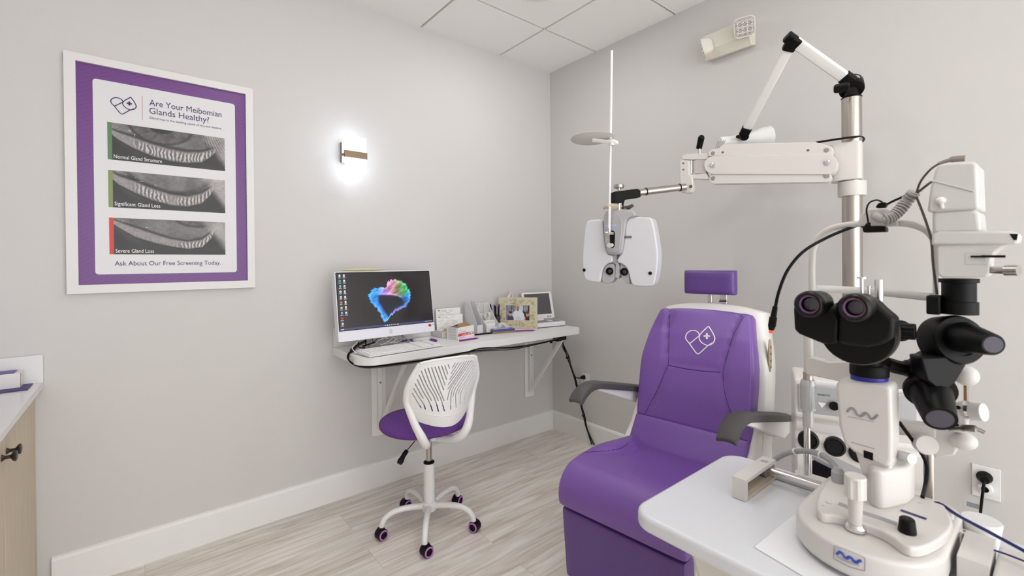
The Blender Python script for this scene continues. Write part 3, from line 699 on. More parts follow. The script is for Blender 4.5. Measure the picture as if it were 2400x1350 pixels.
# carton of swabs
mk = thing('glove_box', 'open white carton with red checker stripe on the desk', 'box', (-.95, -.22, DZ))
c0 = Vector((-1.0288, -.2836, DZ)); cu_ = Vector((.1557, .0496, 0)).normalized(); cv_ = Vector((-cu_.y, cu_.x, 0)); cw_, cdp, chh = .150, .082, .073
def C_(a, b_, c): return c0 + cu_ * a + cv_ * b_ + ZV * c
RC = Matrix((cu_, cv_, ZV)).transposed(); g = G(); th_ = .0012
for a, b_, c, d_ in (((cw_ / 2), 0, chh / 2, (cw_, th_, chh)), ((cw_ / 2), cdp, chh / 2, (cw_, th_, chh)), (0, cdp / 2, chh / 2, (th_, cdp, chh)), (cw_, cdp / 2, chh / 2, (th_, cdp, chh)), (cw_ / 2, cdp / 2, .001, (cw_, cdp, .002))): g.box(C_(a, b_, c), d_, RC)
cb = obj('carton', g, mat('carton_white', '#e6e3e2', .6), mk)
def red(u, v):
    out = np.ones(u.shape + (3,)) * np.array([.91, .90, .90]); st = (v > .27) & (v < .52); k = np.floor(u * 22) + np.floor(v * 16); h = (np.sin(k * 12.9898 + np.floor(v * 16) * 78.2) * 43758.5) % 1
    p = np.clip(1.15 - u * .75, .2, 1); c = np.stack([.86 + 0 * u, .15 + .75 * np.clip(h * (1 - p) * 2.2 + (h > .6) * .45, 0, 1), .15 + .75 * np.clip(h * (1 - p) * 2.2 + (h > .6) * .45, 0, 1)], -1); out = np.where(st[..., None], c, out)
    for y, a, b_ in ((.80, .05, .22), (.62, .06, .5), (.17, .06, .4)): m = (np.abs(v - y) < .02) & (u > a) & (u < b_) & (np.sin(u * 260) > -.5); out = np.where(m[..., None], .35, out)
    return out
paint('front_print', red, C_(.001, -.0012, .001), cu_ * (cw_ - .002), (0, 0, chh - .002), 180, 90, paint_mat('printed_carton', rough=.5), cb)
def side_(u, v): out = np.ones(u.shape + (3,)) * np.array([.9, .89, .89]); m = (np.sin(v * 95) > .1) & (u > .1) & (u < .9) & (np.sin(u * 80 + np.floor(v * 15) * 3) > -.6); return np.where(m[..., None], .55, out)
paint('side_print', side_, C_(-.0012, cdp - .002, .001), -cv_ * (cdp - .004), (0, 0, chh - .002), 60, 80, paint_mat('printed_carton_side', rough=.5), cb)
g = G(); g.prism([C_(.02, .01, chh - .004), C_(cw_ - .01, .01, chh - .004), C_(cw_ - .02, .04, chh + .016), C_(.05, .05, chh + .012)], ZV * .001); g.prism([C_(.005, cdp - .005, chh - .004), C_(cw_ - .03, cdp - .005, chh - .004), C_(cw_ * .75, .045, chh + .014), C_(.035, .04, chh + .010)], ZV * .001)
obj('flap', g, card, cb, smooth=0)
# organisers
fh = thing('magazine_holder', 'frosted clear file holder standing behind the carton', 'file holder', (-.84, -.10, DZ))
g = G(); hp = [(-.115, .006), (-.045, .006), (.06, .006)]
for x in (-.835, -.792): g.prism([(x, -.055, DZ + .004), (x, -.20, DZ + .004), (x, -.20, DZ + .06), (x, -.115, DZ + .20), (x, -.055, DZ + .20)], (.002, 0, 0))
g.bx(-.835, -.790, -.057, -.055, DZ + .004, DZ + .20); g.bx(-.835, -.790, -.20, -.198, DZ + .004, DZ + .06); g.bx(-.835, -.790, -.20, -.055, DZ, DZ + .004)
obj('holder_body', g, frost, fh, smooth=0)
og = thing('desk_organizer', 'white stepped desk organiser with cards and small clear boxes', 'desk organiser', (-.72, -.10, DZ))
ox0, ox1 = -.745, -.640; g = G()
side = [(-.175, 0), (-.175, .042), (-.115, .10), (-.06, .165), (-.028, .165), (-.028, 0)]
for x in (ox0, ox1 - .003): g.prism([(x, y, DZ + z) for y, z in side], (.003, 0, 0))
for y, h in ((-.175, .035), (-.125, .075), (-.078, .12), (-.028, .165)): g.bx(ox0, ox1, y, y + .003, DZ, DZ + h)
g.bx(ox0, ox1, -.175, -.028, DZ, DZ + .003)
obj('organizer_body', g, whitep, og, bevel=.001)
tag(obj('card_stack', G().bx(-.735, -.665, -.160, -.135, DZ + .0035, DZ + .058), paper, bevel=.001), 'stack of white cards in the front slot of the desk organiser', 'cards')
for i, x in enumerate((-.738, -.690)):
    tag(obj('clear_box', G().bx(x, x + .042, -.070, -.034, DZ + .1, DZ + .185), clear, bevel=.003), ['left clear plastic box on top of the desk organiser', 'right clear plastic box on top of the desk organiser'][i], 'clear box', 'clear boxes on the organiser')
tag(obj('roll', G().lathe([(.018, 0), (.026, 0), (.026, .012), (.018, .012), (.018, 0)], (-.70, -.100, DZ + .10), (.2, -1, .1)), mat('roll_grey', '#cfcac6', .5)), 'ring shaped roll in the middle slot of the desk organiser', 'roll')
# pens behind
pu = thing('pen_cup', 'small dark cup beside the photo frame', 'pen holder', (-.585, -.062, DZ))
obj('cup_body', G().lathe([(0, 0), (.028, 0), (.030, .09), (.027, .09), (.025, .004), (0, .004)], (-.585, -.062, DZ), n=24), mat('cup_dark', '#34353f', .5), pu)
for k in range(6):
    a = k * 1.05; p0 = Vector((-.585 + .014 * math.cos(a), -.065 + .014 * math.sin(a), DZ + .006)); p1 = Vector((-.60 + .030 * math.cos(a), -.07 + .030 * math.sin(a), DZ + .135 + .008 * (k % 3)))
    g = G(); g.cyl(p0, p1, .0045, n=8); g.cyl(p1, p1 + (p1 - p0).normalized() * .02, .006, .003, 8)
    tag(obj('pen', g, mat('pen_navy', '#1f2140', .4) if k % 2 else black), 'dark pen standing in the small cup by the photo frame', 'pen', 'pens in the cup')
# blue case, tape, pens, card
b0 = Vector((-.7325, -.2266, DZ)); bu = Vector((.1499, -.0466, 0)).normalized(); bv = Vector((-bu.y, bu.x, 0)); RB = Matrix((bu, bv, ZV)).transposed()
cs = thing('lens_case', 'flat blue and amber lens case in front of the photo frame', 'case', b0)
def B_(a, b_, c): return b0 + bu * a + bv * b_ + ZV * c
obj('case_base', G().box(B_(.077, .034, .006), (.154, .068, .012), RB), mat('amber_plastic', '#a48a4c', .2, alpha=.8), cs, bevel=.002)
obj('case_lid', G().box(B_(.077, .034, .018), (.148, .064, .0125), RB), mat('case_blue', '#3a49a8', .3), cs, bevel=.002)
obj('label_window', G().box(B_(.065, .034, .0252), (.10, .042, .0015), RB), mat('case_grey', '#b9b4b4', .3), cs, bevel=.0005)
td = thing('tape_dispenser', 'clear tape dispenser behind the blue case', 'tape dispenser', (-.66, -.205, DZ))
tp = AZ(1183, 770, DZ + .03); tc_ = Vector((-.622, -.196, DZ))
obj('dispenser_body', G().prism([tc_ + bu * a + ZV * c for a, c in ((-.045, .0), (.05, .0), (.055, .02), (.03, .045), (-.01, .062), (-.035, .055), (-.048, .03))], bv * .02), clear, td, bevel=.002)
obj('tape_roll', G().lathe([(.013, 0), (.026, 0), (.026, .014), (.013, .014), (.013, 0)], tc_ + bu * -.005 + ZV * .032 + bv * .003, bv), mat('tape_white', '#dcd8d4', .3), td)
obj('hub', G().lathe([(.006, -.001), (.0125, -.001), (.0125, .015), (.006, .015), (.006, -.001)], tc_ + bu * -.005 + ZV * .032 + bv * .003, bv), card, td)
magenta = mat('pen_magenta', '#8a1f97', .3)
def pen(p0, p1, lab, r=.0048, m=magenta, tip=True):
    d = (p1 - p0).normalized(); g = G(); g.lathe([(0, 0), (r, .001), (r, .118), (r * .5, .128), (.001, .138), (0, .138)], p0, d, 12)
    o = obj('pen', g, m); return tag(o, lab, 'pen')
a, b_ = AZ(1074, 797.5, DZ + .006), AZ(1120, 791, DZ + .006); pen(Vector((a.x, a.y - .012, DZ + .0052)), Vector((b_.x, b_.y - .012, DZ + .0052)), 'purple pen lying in front of the white carton')
a, b_ = AZ(1207, 775.5, DZ + .006), AZ(1257, 774, DZ + .006); pen(a, b_, 'purple pen lying in front of the photo frame')
a, b_ = AZ(1113, 784.5, DZ + .006), AZ(1145, 781, DZ + .006); pen(a, b_, 'black pen lying beside the white carton', m=black)
a = AZ(1114, 798.5, DZ + .001)
g = G().box((a.x, a.y, DZ + .0006), (.085, .045, .0008), Matrix.Rotation(.35, 3, 'Z')); tag(obj('business_card', g, paper, smooth=0), 'white card lying flat at the front of the desk', 'card')
# photo frame
pf = thing('photo_frame', 'cream scroll-pattern photo frame with family snapshot on the desk', 'picture frame', (-.48, -.16, DZ))
p0 = Vector((-.566, -.062, DZ + .001)); p1 = Vector((-.399, -.270, DZ + .001)); fu = (p1 - p0).normalized(); fn = fu.cross(ZV); fv = (ZV - fn * .06).normalized(); fo = fu.cross(fv)
FWd, FHt = .268, .212
def F_(a, c, b_=0): return p0 + fu * a + fv * c + fo * b_
op = (.052, .215, .058, .158)
g = G(); oo = [(0, 0), (FWd, 0), (FWd, FHt), (0, FHt)]; ii = [(op[0], op[2]), (op[1], op[2]), (op[1], op[3]), (op[0], op[3])]
for k in range(4): g.prism([F_(*p, 0) for p in (oo[k], oo[(k + 1) % 4], ii[(k + 1) % 4], ii[k])], -fo * .012)
fr = obj('frame_border', g, mat('frame_cream', '#cdc5ab', .55, noise=.06, nscale=60, bump=.3, bscale=120), pf, smooth=0)
g = G(); rn = random.Random(3)
for k in range(150):
    for _ in range(20):
        a = rn.uniform(.012, FWd - .012); c = rn.uniform(.012, FHt - .012)
        if not (op[0] - .006 < a < op[1] + .006 and op[2] - .006 < c < op[3] + .006): break
    else: continue
    r0 = rn.uniform(.004, .008); t0 = rn.uniform(0, 6.28); s_ = rn.choice((-1, 1)); pts = []
    for j in range(14):
        t = t0 + s_ * j * .42; r = r0 * (1 - j / 18); pts.append(F_(min(max(a + r * math.cos(t), .003), FWd - .003), min(max(c + r * math.sin(t), .003), FHt - .003), .0004))
    g.tube(pts, .0008, 4, 1)
obj('scroll_pattern', g, mat('scroll_brown', '#a48f67', .6), fr)
def snap(u, v):
    asp = 1.63; out = np.ones(u.shape + (3,)) * np.array([.55, .57, .60])
    out = out * (.7 + .5 * fbm(u * 8, v * 8, 3))[..., None]
    for a, w in ((.22, .012), (.30, .006), (.42, .004), (.70, .006), (.92, .03)): out = np.where((np.abs(u - a - .04 * v) < w)[..., None], .15, out)
    out = np.where(((u > .42) & (u < .72) & (v > .6))[..., None], np.array([.80, .81, .82]), out)
    X = u * asp
    def e(cx, cy, rx, ry, c): 
        nonlocal out
        m = ((X - cx * asp) / rx) ** 2 + ((v - cy) / ry) ** 2 < 1; out = np.where(m[..., None], np.array(c), out)
    e(.72, .30, .26, .30, (.15, .16, .17)); e(.52, .20, .42, .50, (.86, .88, .91)); e(.50, .82, .105, .17, (.74, .54, .45)); e(.50, .70, .08, .09, (.48, .30, .24)); e(.50, .735, .04, .018, (.85, .8, .78))
    e(.46, .85, .03, .02, (.2, .15, .15)); e(.54, .85, .03, .02, (.2, .15, .15)); e(.52, .0, .20, .30, (.80, .82, .86))
    e(.20, .10, .22, .24, (.27, .27, .36)); e(.20, .42, .11, .16, (.78, .58, .50)); e(.20, .53, .11, .08, (.28, .18, .13)); e(.21, .34, .03, .015, (.9, .85, .82))
    e(.90, .10, .19, .22, (.20, .20, .18)); e(.90, .40, .10, .15, (.80, .60, .52)); e(.90, .52, .12, .09, (.42, .20, .12)); e(.90, .34, .02, .014, (.7, .2, .2)); e(.78, .12, .06, .14, (.84, .68, .60))
    return out
paint('snapshot', snap, F_(op[0] - .002, op[2] - .002, -.004), fu * (op[1] - op[0] + .004), fv * (op[3] - op[2] + .004), 240, 156, paint_mat('printed_snapshot', rough=.25), pf)
obj('easel', G().prism([F_(FWd * .5 - .02, .14, -.012), F_(FWd * .5 + .02, .14, -.012), F_(FWd * .5 + .02, .0, -.065), F_(FWd * .5 - .02, .0, -.065)], -fo * .002), black, pf, smooth=0)
# tissue behind frame
tb_ = thing('tissue_box', 'white tissue box with tissue sticking up behind the photo frame', 'tissue box', (-.40, -.075, DZ))
tc3 = AY(1194, 700, -.052); obj('box_body', G().bx(tc3.x - .05, tc3.x + .05, -.095, -.012, DZ + .0205 - .0205, DZ + .10), whitep, tb_, bevel=.003)
def tis(u, v):
    a = (u - .5); return (tc3.x + a * .085 * (1 - .15 * v) + .012 * math.sin(9 * u + 3 * v), -.052 + .014 * math.sin(12 * u) * (1 - v * .5), DZ + .098 + v * (.150 - .030 * abs(u - .6) * 2 - .02 * math.sin(7 * u)))
obj('tissue', G().sheet(tis, 16, 10), paper, tb_, smooth=80, solid=.001)
# portable ultrasound-like device
lt = thing('portable_monitor', 'white portable device with hinged grey screen at the right end of the desk', 'portable device', (-.22, -.2, DZ))
lu = Vector((math.cos(-.176), math.sin(-.176), 0)); lnn = Vector((.175, .985, 0)).normalized(); lvv = ZV * math.cos(.265) + lnn * math.sin(.265); lff = lu.cross(lvv)
LW, LH = .2535, .198; L0 = Vector((-.102, -.138, .872)) - lu * LW
def L_(a, c, b_=0): return L0 + lu * a + lvv * c + lff * b_
lid = obj('lid', G().prism([L_(LW / 2 + a, LH / 2 + c, -.016) for a, c in rrect(LW, LH, .014)], lff * .016), white, lt, bevel=.003, seg=3)
obj('screen', G().prism([L_(LW / 2 + a - .002, LH / 2 + .010 + c, .0) for a, c in rrect(LW * .84, LH * .77, .002, 2)], lff * .0008), mat('screen_off_grey', '#59545a', .25), lid, smooth=0)
text('lettering', 'HUVITZ', mat('faint_grey', '#b9b2b2', .5), L_(.115, .0095, .0006), lu, lvv, .045, .006, lid)
for x in (.195, .215): obj('sticker', G().box(L_(x, .013, .0006), (.012, .008, .0006), Matrix((lu, lvv, lff)).transposed()), mat('sticker_blue_grey', '#69708f', .5), lid)
LB = Vector((-.102, -.138, DZ)) - lu * LW + Vector((0, 0, .004)); bd = -Vector((-lu.y, lu.x, 0)); BD = .165
def Q_(a, b_, c): return LB + lu * a + bd * b_ + ZV * c
bs = obj('base', G().prism([Q_(LW / 2 + a, BD / 2 + b_ - .012, 0) for a, b_ in rrect(LW, BD, .03)], ZV * .028), white, lt, bevel=.006, seg=3)
g = G()
for a, b_ in ((.03, .02), (LW - .03, .02), (.03, BD - .04), (LW - .03, BD - .04)): g.cyl(Q_(a, b_, -.004), Q_(a, b_, .002), .008, n=12)
obj('rubber_foot', g, black, bs)
obj('key_panel', G().prism([Q_(LW / 2 + a, BD / 2 + b_ - .022, .0282) for a, b_ in rrect(LW * .88, BD * .62, .012)], ZV * .0006), mat('panel_grey', '#8f8a8e', .5, noise=.25, nscale=140), bs, smooth=0)
obj('dial', G().lathe([(.012, 0), (.022, 0), (.022, .004), (.012, .005), (.012, 0)], Q_(LW * .62, BD * .45, .029), ZV), whitep, bs)
obj('hinge', G().box(L_(LW / 2, -.006, -.008), (.06, .02, .012), Matrix((lu, lvv, lff)).transposed()), whitep, lid, bevel=.002)
# ================================================================== OFFICE CHAIR
CO = Vector((-1.375, -.565, 0)); oc = thing('office_chair', 'small white office chair with purple mesh seat rolled up to the desk', 'office chair', CO, math.radians(-5.6))
OM = oc.matrix_basis.copy()
chw = mat('chair_white_plastic', '#e9e8e7', .3)
chm = mat('chair_white_metal', '#e4e3e2', .3, noise=.03, nscale=40)
def ohw(z): return interp([(.52, .095), (.56, .125), (.60, .146), (.65, .162), (.70, .172), (.74, .174), (.78, .166), (.83, .146), (.862, .132), (.88, .128)], z)
def oy(x, z): c = interp([(.52, .09), (.60, .105), (.70, .092), (.80, .05), (.88, .018)], z); y0 = interp([(.52, -.225), (.60, -.24), (.72, -.25), (.88, -.262)], z); return y0 + c * min(1.4, (x / ohw(z)) ** 2)
def osurf(x, z): return OM @ Vector((x, oy(x, z), z))
tmp = G()
tmp.sheet(lambda u, v: osurf((u - .5) * .40, .52 + v * .36), 30, 30)
tb2 = BVHTree.FromBMesh(tmp.b); OMi = OM.inverted()
def zp(a, b_):
    q = cast(tb2, 860 + a / 4.82, 820 + b_ / 4.82)
    if q is None: return None
    q = OMi @ q; return (q.x, q.z)
SL = [[(915, 168), (930, 208)], [(878, 178), (912, 270)], [(843, 182), (897, 332)], [(806, 188), (880, 395)], [(768, 195), (865, 450)], [(730, 200), (800, 400), (868, 570)], [(690, 208), (760, 400), (828, 540), (875, 690)], [(652, 218), (720, 400), (775, 500), (805, 570)], [(615, 240), (680, 400), (750, 520), (785, 610), (808, 695)], [(590, 285), (650, 420), (728, 568)], [(567, 333), (640, 480), (700, 580), (740, 690)], [(545, 382), (590, 470), (635, 545)], [(527, 435), (590, 540), (640, 610), (660, 670)], [(512, 488), (560, 570), (612, 655)],
      [(995, 150), (962, 205)], [(1025, 148), (950, 265)], [(1060, 142), (935, 330)], [(1095, 135), (918, 388)], [(1122, 128), (912, 442)], [(1150, 125), (975, 380), (925, 480), (908, 562)], [(1175, 122), (1000, 380), (950, 500), (945, 670)], [(1197, 122), (1040, 370), (990, 450), (968, 530)], [(1212, 142), (1080, 350), (1010, 470), (1000, 560), (1005, 645)], [(1215, 178), (1100, 370), (1050, 440), (1030, 495)], [(1213, 215), (1130, 360), (1060, 480), (1052, 612)], [(1203, 262), (1150, 370), (1095, 440)], [(1196, 300), (1140, 420), (1110, 490), (1100, 565)], [(1190, 345), (1150, 440), (1125, 530)]]
segs = []
for s_ in SL:
    q = [zp(*a) for a in s_]; q = [a for a in q if a]
    if len(q) > 2: q = [(a.x, a.y) for a in spline([Vector((a[0], a[1], 0)) for a in q], 5)]
    for a, b_ in zip(q, q[1:]): segs.append((a[0], a[1], b_[0], b_[1]))
sa = np.array(segs)
def slot_dist(x, z):
    ax, az, bx_, bz = sa.T; dx, dz = bx_ - ax, bz - az; t = np.clip(((x - ax) * dx + (z - az) * dz) / (dx * dx + dz * dz + 1e-12), 0, 1); return np.min(np.hypot(x - ax - t * dx, z - az - t * dz))
NX, NZ = 330, 290; zlo, zhi = .556, .868
g = G(); vg = {}
def top_round(u, z): return z
for i in range(NX + 1):
    for j in range(NZ + 1):
        u = -1 + 2 * i / NX; v = j / NZ
        zl = zlo + .030 * u * u * 1.2 + .0; z = zl + (zhi - .012 * abs(u) ** 3 - zl) * v
        vg[i, j] = (u * ohw(z), z)
bv_ = {}
for i in range(NX):
    for j in range(NZ):
        c = [vg[i, j], vg[i + 1, j], vg[i + 1, j + 1], vg[i, j + 1]]; cx_ = sum(p[0] for p in c) / 4; cz_ = sum(p[1] for p in c) / 4
        if slot_dist(cx_, cz_) < .0025: continue
        f = []
        for k in ((i, j), (i + 1, j), (i + 1, j + 1), (i, j + 1)):
            if k not in bv_: bv_[k] = g.v(osurf(*vg[k]))
            f.append(bv_[k])
        g.face(f)
bk = obj('backrest', g, chw, oc, smooth=60, solid=.005)
# rim and carrying arms
g = G(); rp = []
for s_ in (-1, 1):
    pts = [osurf(s_ * ohw(z) * .985, z) for z in (.868 - .02, .83, .78, .74, .70, .66)] + [OM @ Vector(p) for p in ((s_ * .138, -.172, .58), (s_ * .122, -.186, .54), (s_ * .105, -.188, .505), (s_ * .085, -.168, .472), (s_ * .06, -.11, .448), (s_ * .02, -.03, .438))]
    g = G(); g.tube(pts, [.0065 + .0100 * min(1, k / 45) ** 1.3 for k in range(67)], 12, 6, 1.25); obj('support_arm', g, chw, oc, smooth=60)
g = G(); g.tube([osurf(x, zhi - .004 - .012 * abs(x / .13) ** 3) for x in [-.13 + .26 * k / 12 for k in range(13)]], .006, 8, 1); obj('backrest_rim', g, chw, bk); g = G()
g.tube([osurf(u * ohw(.60) * .96, .606 + .036 * u * u) for u in [-1 + 2 * k / 16 for k in range(17)]], .004, 6, 1)
obj('backrest_ridge', g, chw, bk)
# seat
seatm = bpy.data.materials.new('purple_mesh_fabric'); seatm.use_nodes = True; nt = seatm.node_tree; b = nt.nodes['Principled BSDF']
vo = N('ShaderNodeTexVoronoi'); vo.inputs['Scale'].default_value = 420; tc = N('ShaderNodeTexCoord'); mpp = N('ShaderNodeMapping'); mpp.inputs['Scale'].default_value = (1, 1, 1.6)
nt.links.new(tc.outputs['Object'], mpp.inputs[0]); nt.links.new(mpp.outputs[0], vo.inputs['Vector'])
rr = N('ShaderNodeValToRGB'); rr.color_ramp.elements[0].color = lin('#4d2672'); rr.color_ramp.elements[1].color = lin('#6a3a90'); rr.color_ramp.elements[0].position = .2; rr.color_ramp.elements[1].position = .6
nt.links.new(vo.outputs['Distance'], rr.inputs[0]); nt.links.new(rr.outputs[0], b.inputs['Base Color']); b.inputs['Roughness'].default_value = .75
bp = N('ShaderNodeBump'); bp.inputs['Strength'].default_value = .4; bp.inputs['Distance'].default_value = .002; nt.links.new(vo.outputs['Distance'], bp.inputs['Height']); nt.links.new(bp.outputs[0], b.inputs['Normal'])
def om(u, v):
    x = u * math.sqrt(1 - v * v / 2) * 1.0; y = v * math.sqrt(1 - u * u / 2); w = .215 * (1 - .14 * y); return (x * w, .075 + y * .225, .496 + .006 * x * x - .010 * max(0, y) ** 2)
obj('seat', G(OM).cushion(om, lambda u, v: Vector((0, 0, 1)), lambda u, v: .070, 30, 30, 2.6), seatm, oc, smooth=80)
obj('seat_bracket', G(OM).bx(-.07, .07, -.05, .10, .430, .452), chw, oc, bevel=.006)
g = G(OM); g.cyl((0, 0, .325), (0, 0, .44), .0145); obj('gas_lift', g, steel, oc)
g = G(OM); g.lathe([(.015, .31), (.026, .31), (.026, .318), (.015, .322)], (0, 0, 0)); obj('collar', g, black, oc)
g = G(OM); g.lathe([(0, .10), (.0265, .10), (.0265, .312), (0, .312)], (0, 0, 0)); g.lathe([(0, .085), (.034, .085), (.038, .10), (.038, .118), (.030, .126), (0, .126)], (0, 0, 0)); obj('column', g, chm, oc)
g = G(OM); g.cyl((-.06, .0, .44), (-.125, -.03, .405), .004, n=10); lv = obj('lever', g, chrome, oc)
g = G(OM); g.tube([(-.12, -.028, .408), (-.135, -.035, .397), (-.15, -.042, .382), (-.165, -.05, .366)], [.010, .011, .0105, .012, .014, .012], 10, 4, .8); obj('lever_grip', g, black, lv)
pink = mat('caster_pink', '#b56fc0', .4)
for k in range(5):
    a = math.radians(241.8 + 72 * k); dx, dy = math.cos(a), math.sin(a)
    g = G(OM); g.tube([(dx * r, dy * r, z) for r, z in ((.02, .105), (.07, .112), (.12, .116), (.165, .112), (.198, .098), (.218, .075), (.224, .052))], [.0148 - .003 * k / 40 for k in range(37)], 16, 6)
    lg = obj('leg', g, chm, oc)
    wc = Vector((dx * .224 + .008 * math.cos(a + 1.2), dy * .224 + .008 * math.sin(a + 1.2), .0258))
    ax = math.radians([-78, -150, -60, -70, -75][k]); ad = Vector((math.cos(ax), math.sin(ax), 0))
    g = G(OM); g.lathe([(0, -.021), (.021, -.021), (.0255, -.016), (.0255, .016), (.021, .021), (0, .021)], wc, ad)
    g.box(wc + Vector((0, 0, .020)), (.026, .026, .016)); g.cyl((dx * .224, dy * .224, .04), (dx * .224, dy * .224, .058), .007, n=10)
    cw2 = obj('caster', g, black, lg)
    g = G(OM)
    for s_ in (1, -1): g.lathe([(.0165, .0212), (.0225, .0185), (.0225, .0222), (.0165, .0235), (.0165, .0212)], wc, ad * s_)
    obj('caster_ring', g, pink, cw2)

# ================================================================== INSTRUMENT STAND
PC = P(1997, 500, 1.8); PXp, PYp = PC.x, PC.y
st = thing('instrument_stand', 'tall steel pole stand with white parallelogram arm behind the exam chair', 'instrument stand', (PXp, PYp, 0))
topz = P(1997, 232, 1.8).z
g = G(); g.cyl((PXp, PYp, .0), (PXp, PYp, topz), .0335, n=40); obj('pole', g, steel, st)
g = G(); g.lathe([(0, 0), (.034, 0), (.035, .004), (.032, .008), (0, .008)], (PXp, PYp, topz)); obj('pole_cap', g, black, st)
za, zb_ = P(1997, 337, 1.8).z, P(1997, 424, 1.8).z
Aa, Bb = P(1940, 388, 1.78), P(1668, 388, 2.06); ad_ = Vector((Bb.x - Aa.x, Bb.y - Aa.y, 0)).normalized(); an = Vector((ad_.y, -ad_.x, 0))
if an.dot(CAM - Aa) < 0: an = -an
def AR(px, py, off=0.): return AP(px, py, Aa + an * off, an)
g = G(); R = Matrix((ad_, an, ZV)).transposed()
cen = Vector((PXp, PYp, 0))
c_ = cen + ad_ * .018; g.prism([Vector((c_.x, c_.y, zb_)) + ad_ * a + an * b_ for a, b_ in rrect(.105, .092, .018)], ZV * (za - zb_)); obj('arm_sleeve', g, cream, st, bevel=.003)
z1, z2 = P(1997, 427, 1.8).z, P(1997, 460, 1.8).z
g = G(); g.lathe([(0, z2), (.046, z2), (.047, z2 + .003), (.047, z1), (0, z1)], (PXp, PYp, 0)); g.cyl(Vector((PXp, PYp, (z1 + z2) / 2)) + (CAM - PC).normalized() * .04, Vector((PXp, PYp, (z1 + z2) / 2)) + (CAM - PC).normalized() * .045, .002, n=8); obj('pole_collar', g, cream, st)
def stad(x0, y0a, y0b, x1, y1a, y1b, n=10):
    """rounded-end link outline in pixels -> points on the arm plane"""
    r0 = (y0b - y0a) / 2; c0_ = (y0a + y0b) / 2; r1 = (y1b - y1a) / 2; c1 = (y1a + y1b) / 2; pts = []
    for k in range(n + 1): t = math.radians(90 + 180 * k / n); pts.append((x0 + r0 * math.cos(t), c0_ - r0 * math.sin(t)))
    for k in range(n + 1): t = math.radians(-90 + 180 * k / n); pts.append((x1 + r1 * math.cos(t), c1 - r1 * math.sin(t)))
    return pts
off = .028
pa = thing  # (keeps helper names short)
arm_o = obj('arm_link', G().prism([AR(*p, off) for p in stad(1671, 366, 408, 1939, 361, 409)], -an * .056), cream, st, bevel=.002)
obj('arm_link', G().prism([AR(*p, off - .006) for p in stad(1673, 408, 431, 1937, 404, 427)], -an * .044), cream, st, bevel=.002)
tl_ = [(1660, 366), (1660, 357), (1668, 350), (1684, 348), (1694, 338.5), (1760, 336), (1912, 333), (1949, 343.5), (1953, 352), (1949, 362), (1940, 366)]
obj('arm_link', G().prism([AR(*p, off - .004) for p in tl_], -an * .050), cream, st, bevel=.002)
for (px, py, r) in ((1671, 387.5, .0125), (1938.5, 381, .0125)):
    q = AR(px, py, off); g = G(); g.lathe([(0, 0), (r, 0), (r * .8, .005), (r * .45, .006), (r * .4, .003), (0, .003)], q, an, 24); obj('pivot_bolt', g, chrome, arm_o)
for (px, py) in ((1671, 359), (1937, 352), (1671, 418), (1937, 412)):
    q = AR(px, py, off - .004); g = G(); g.lathe([(0, 0), (.009, 0), (.008, .002), (0, .0025)], q, an, 20); obj('pivot_pin', g, steel, arm_o)
for (px, py) in ((1694, 357), (1894, 352)):
    q = AR(px, py, off - .004); g = G(); g.lathe([(0, 0), (.005, 0), (.004, .002), (0, .0025)], q, an, 12); obj('screw', g, brown, arm_o)
# vents on the top cover
g = G()
for k in range(5):
    p0 = AR(1677 + k * 4.2, 347 - k * .4, off - .008); p1 = AR(1683 + k * 4.2, 330 - k * .4, off - .03); g.tube([p0, p1], .0016, 6, 1)
obj('vent_slots', g, mat('vent_grey', '#8d8780', .5), arm_o)
# end block and clamp
obj('end_block', G().prism([AR(*p, .018) for p in ((1596, 366), (1610, 361), (1655, 358), (1662, 366), (1655, 374), (1600, 374))], -an * .036), cream, st, bevel=.003)
obj('end_block', G().prism([AR(*p, .018) for p in ((1613, 410), (1655, 406), (1662, 418), (1658, 421), (1620, 419))], -an * .036), cream, st, bevel=.003)
obj('swivel_block', G().prism([AR(*p, .014) for p in ((1629, 373), (1655, 373), (1655, 407), (1627, 407))], -an * .03), mat('brushed_cream', '#c9c4be', .35, .3), st, bevel=.002)
a = AR(1620, 373, .0); b_ = AR(1620, 408, .0); g = G(); g.cyl(a, b_, .010); obj('swivel_pin', g, chrome, st)
cl = obj('clamp', G().prism([AR(*p, .030) for p in ((1593, 378), (1596, 375.5), (1613, 375.5), (1615, 379), (1615, 407), (1622, 412), (1624, 440), (1620, 450), (1612, 453), (1597, 451), (1593, 446))], -an * .035), cream, st, bevel=.004, seg=3)
for (px, py, r) in ((1601.5, 382.5, .0045), (1601.5, 397.5, .0045), (1619, 437, .0085)):
    q = AR(px, py, .030); g = G(); g.lathe([(0, 0), (r, 0), (r * .9, .0015), (r * .5, .0018), (0, .0005)], q, an, 16); obj('screw', g, steeld, cl)
# handle
a, b_ = AR(1638, 348, -.005), AR(1643.5, 324, .012); g = G(); g.tube([a, b_], [.013, .0145], 14, 1); hd = obj('handle', g, black, st)
g = G(); g.cyl(AR(1640, 362, 0), AR(1639, 345, 0), .0065, n=12); obj('handle_stem', g, chrome, hd)
g = G(); g.ell(AR(1643.5, 324, .014), (.0145, .0145, .0145)); obj('handle_end', g, black, hd)
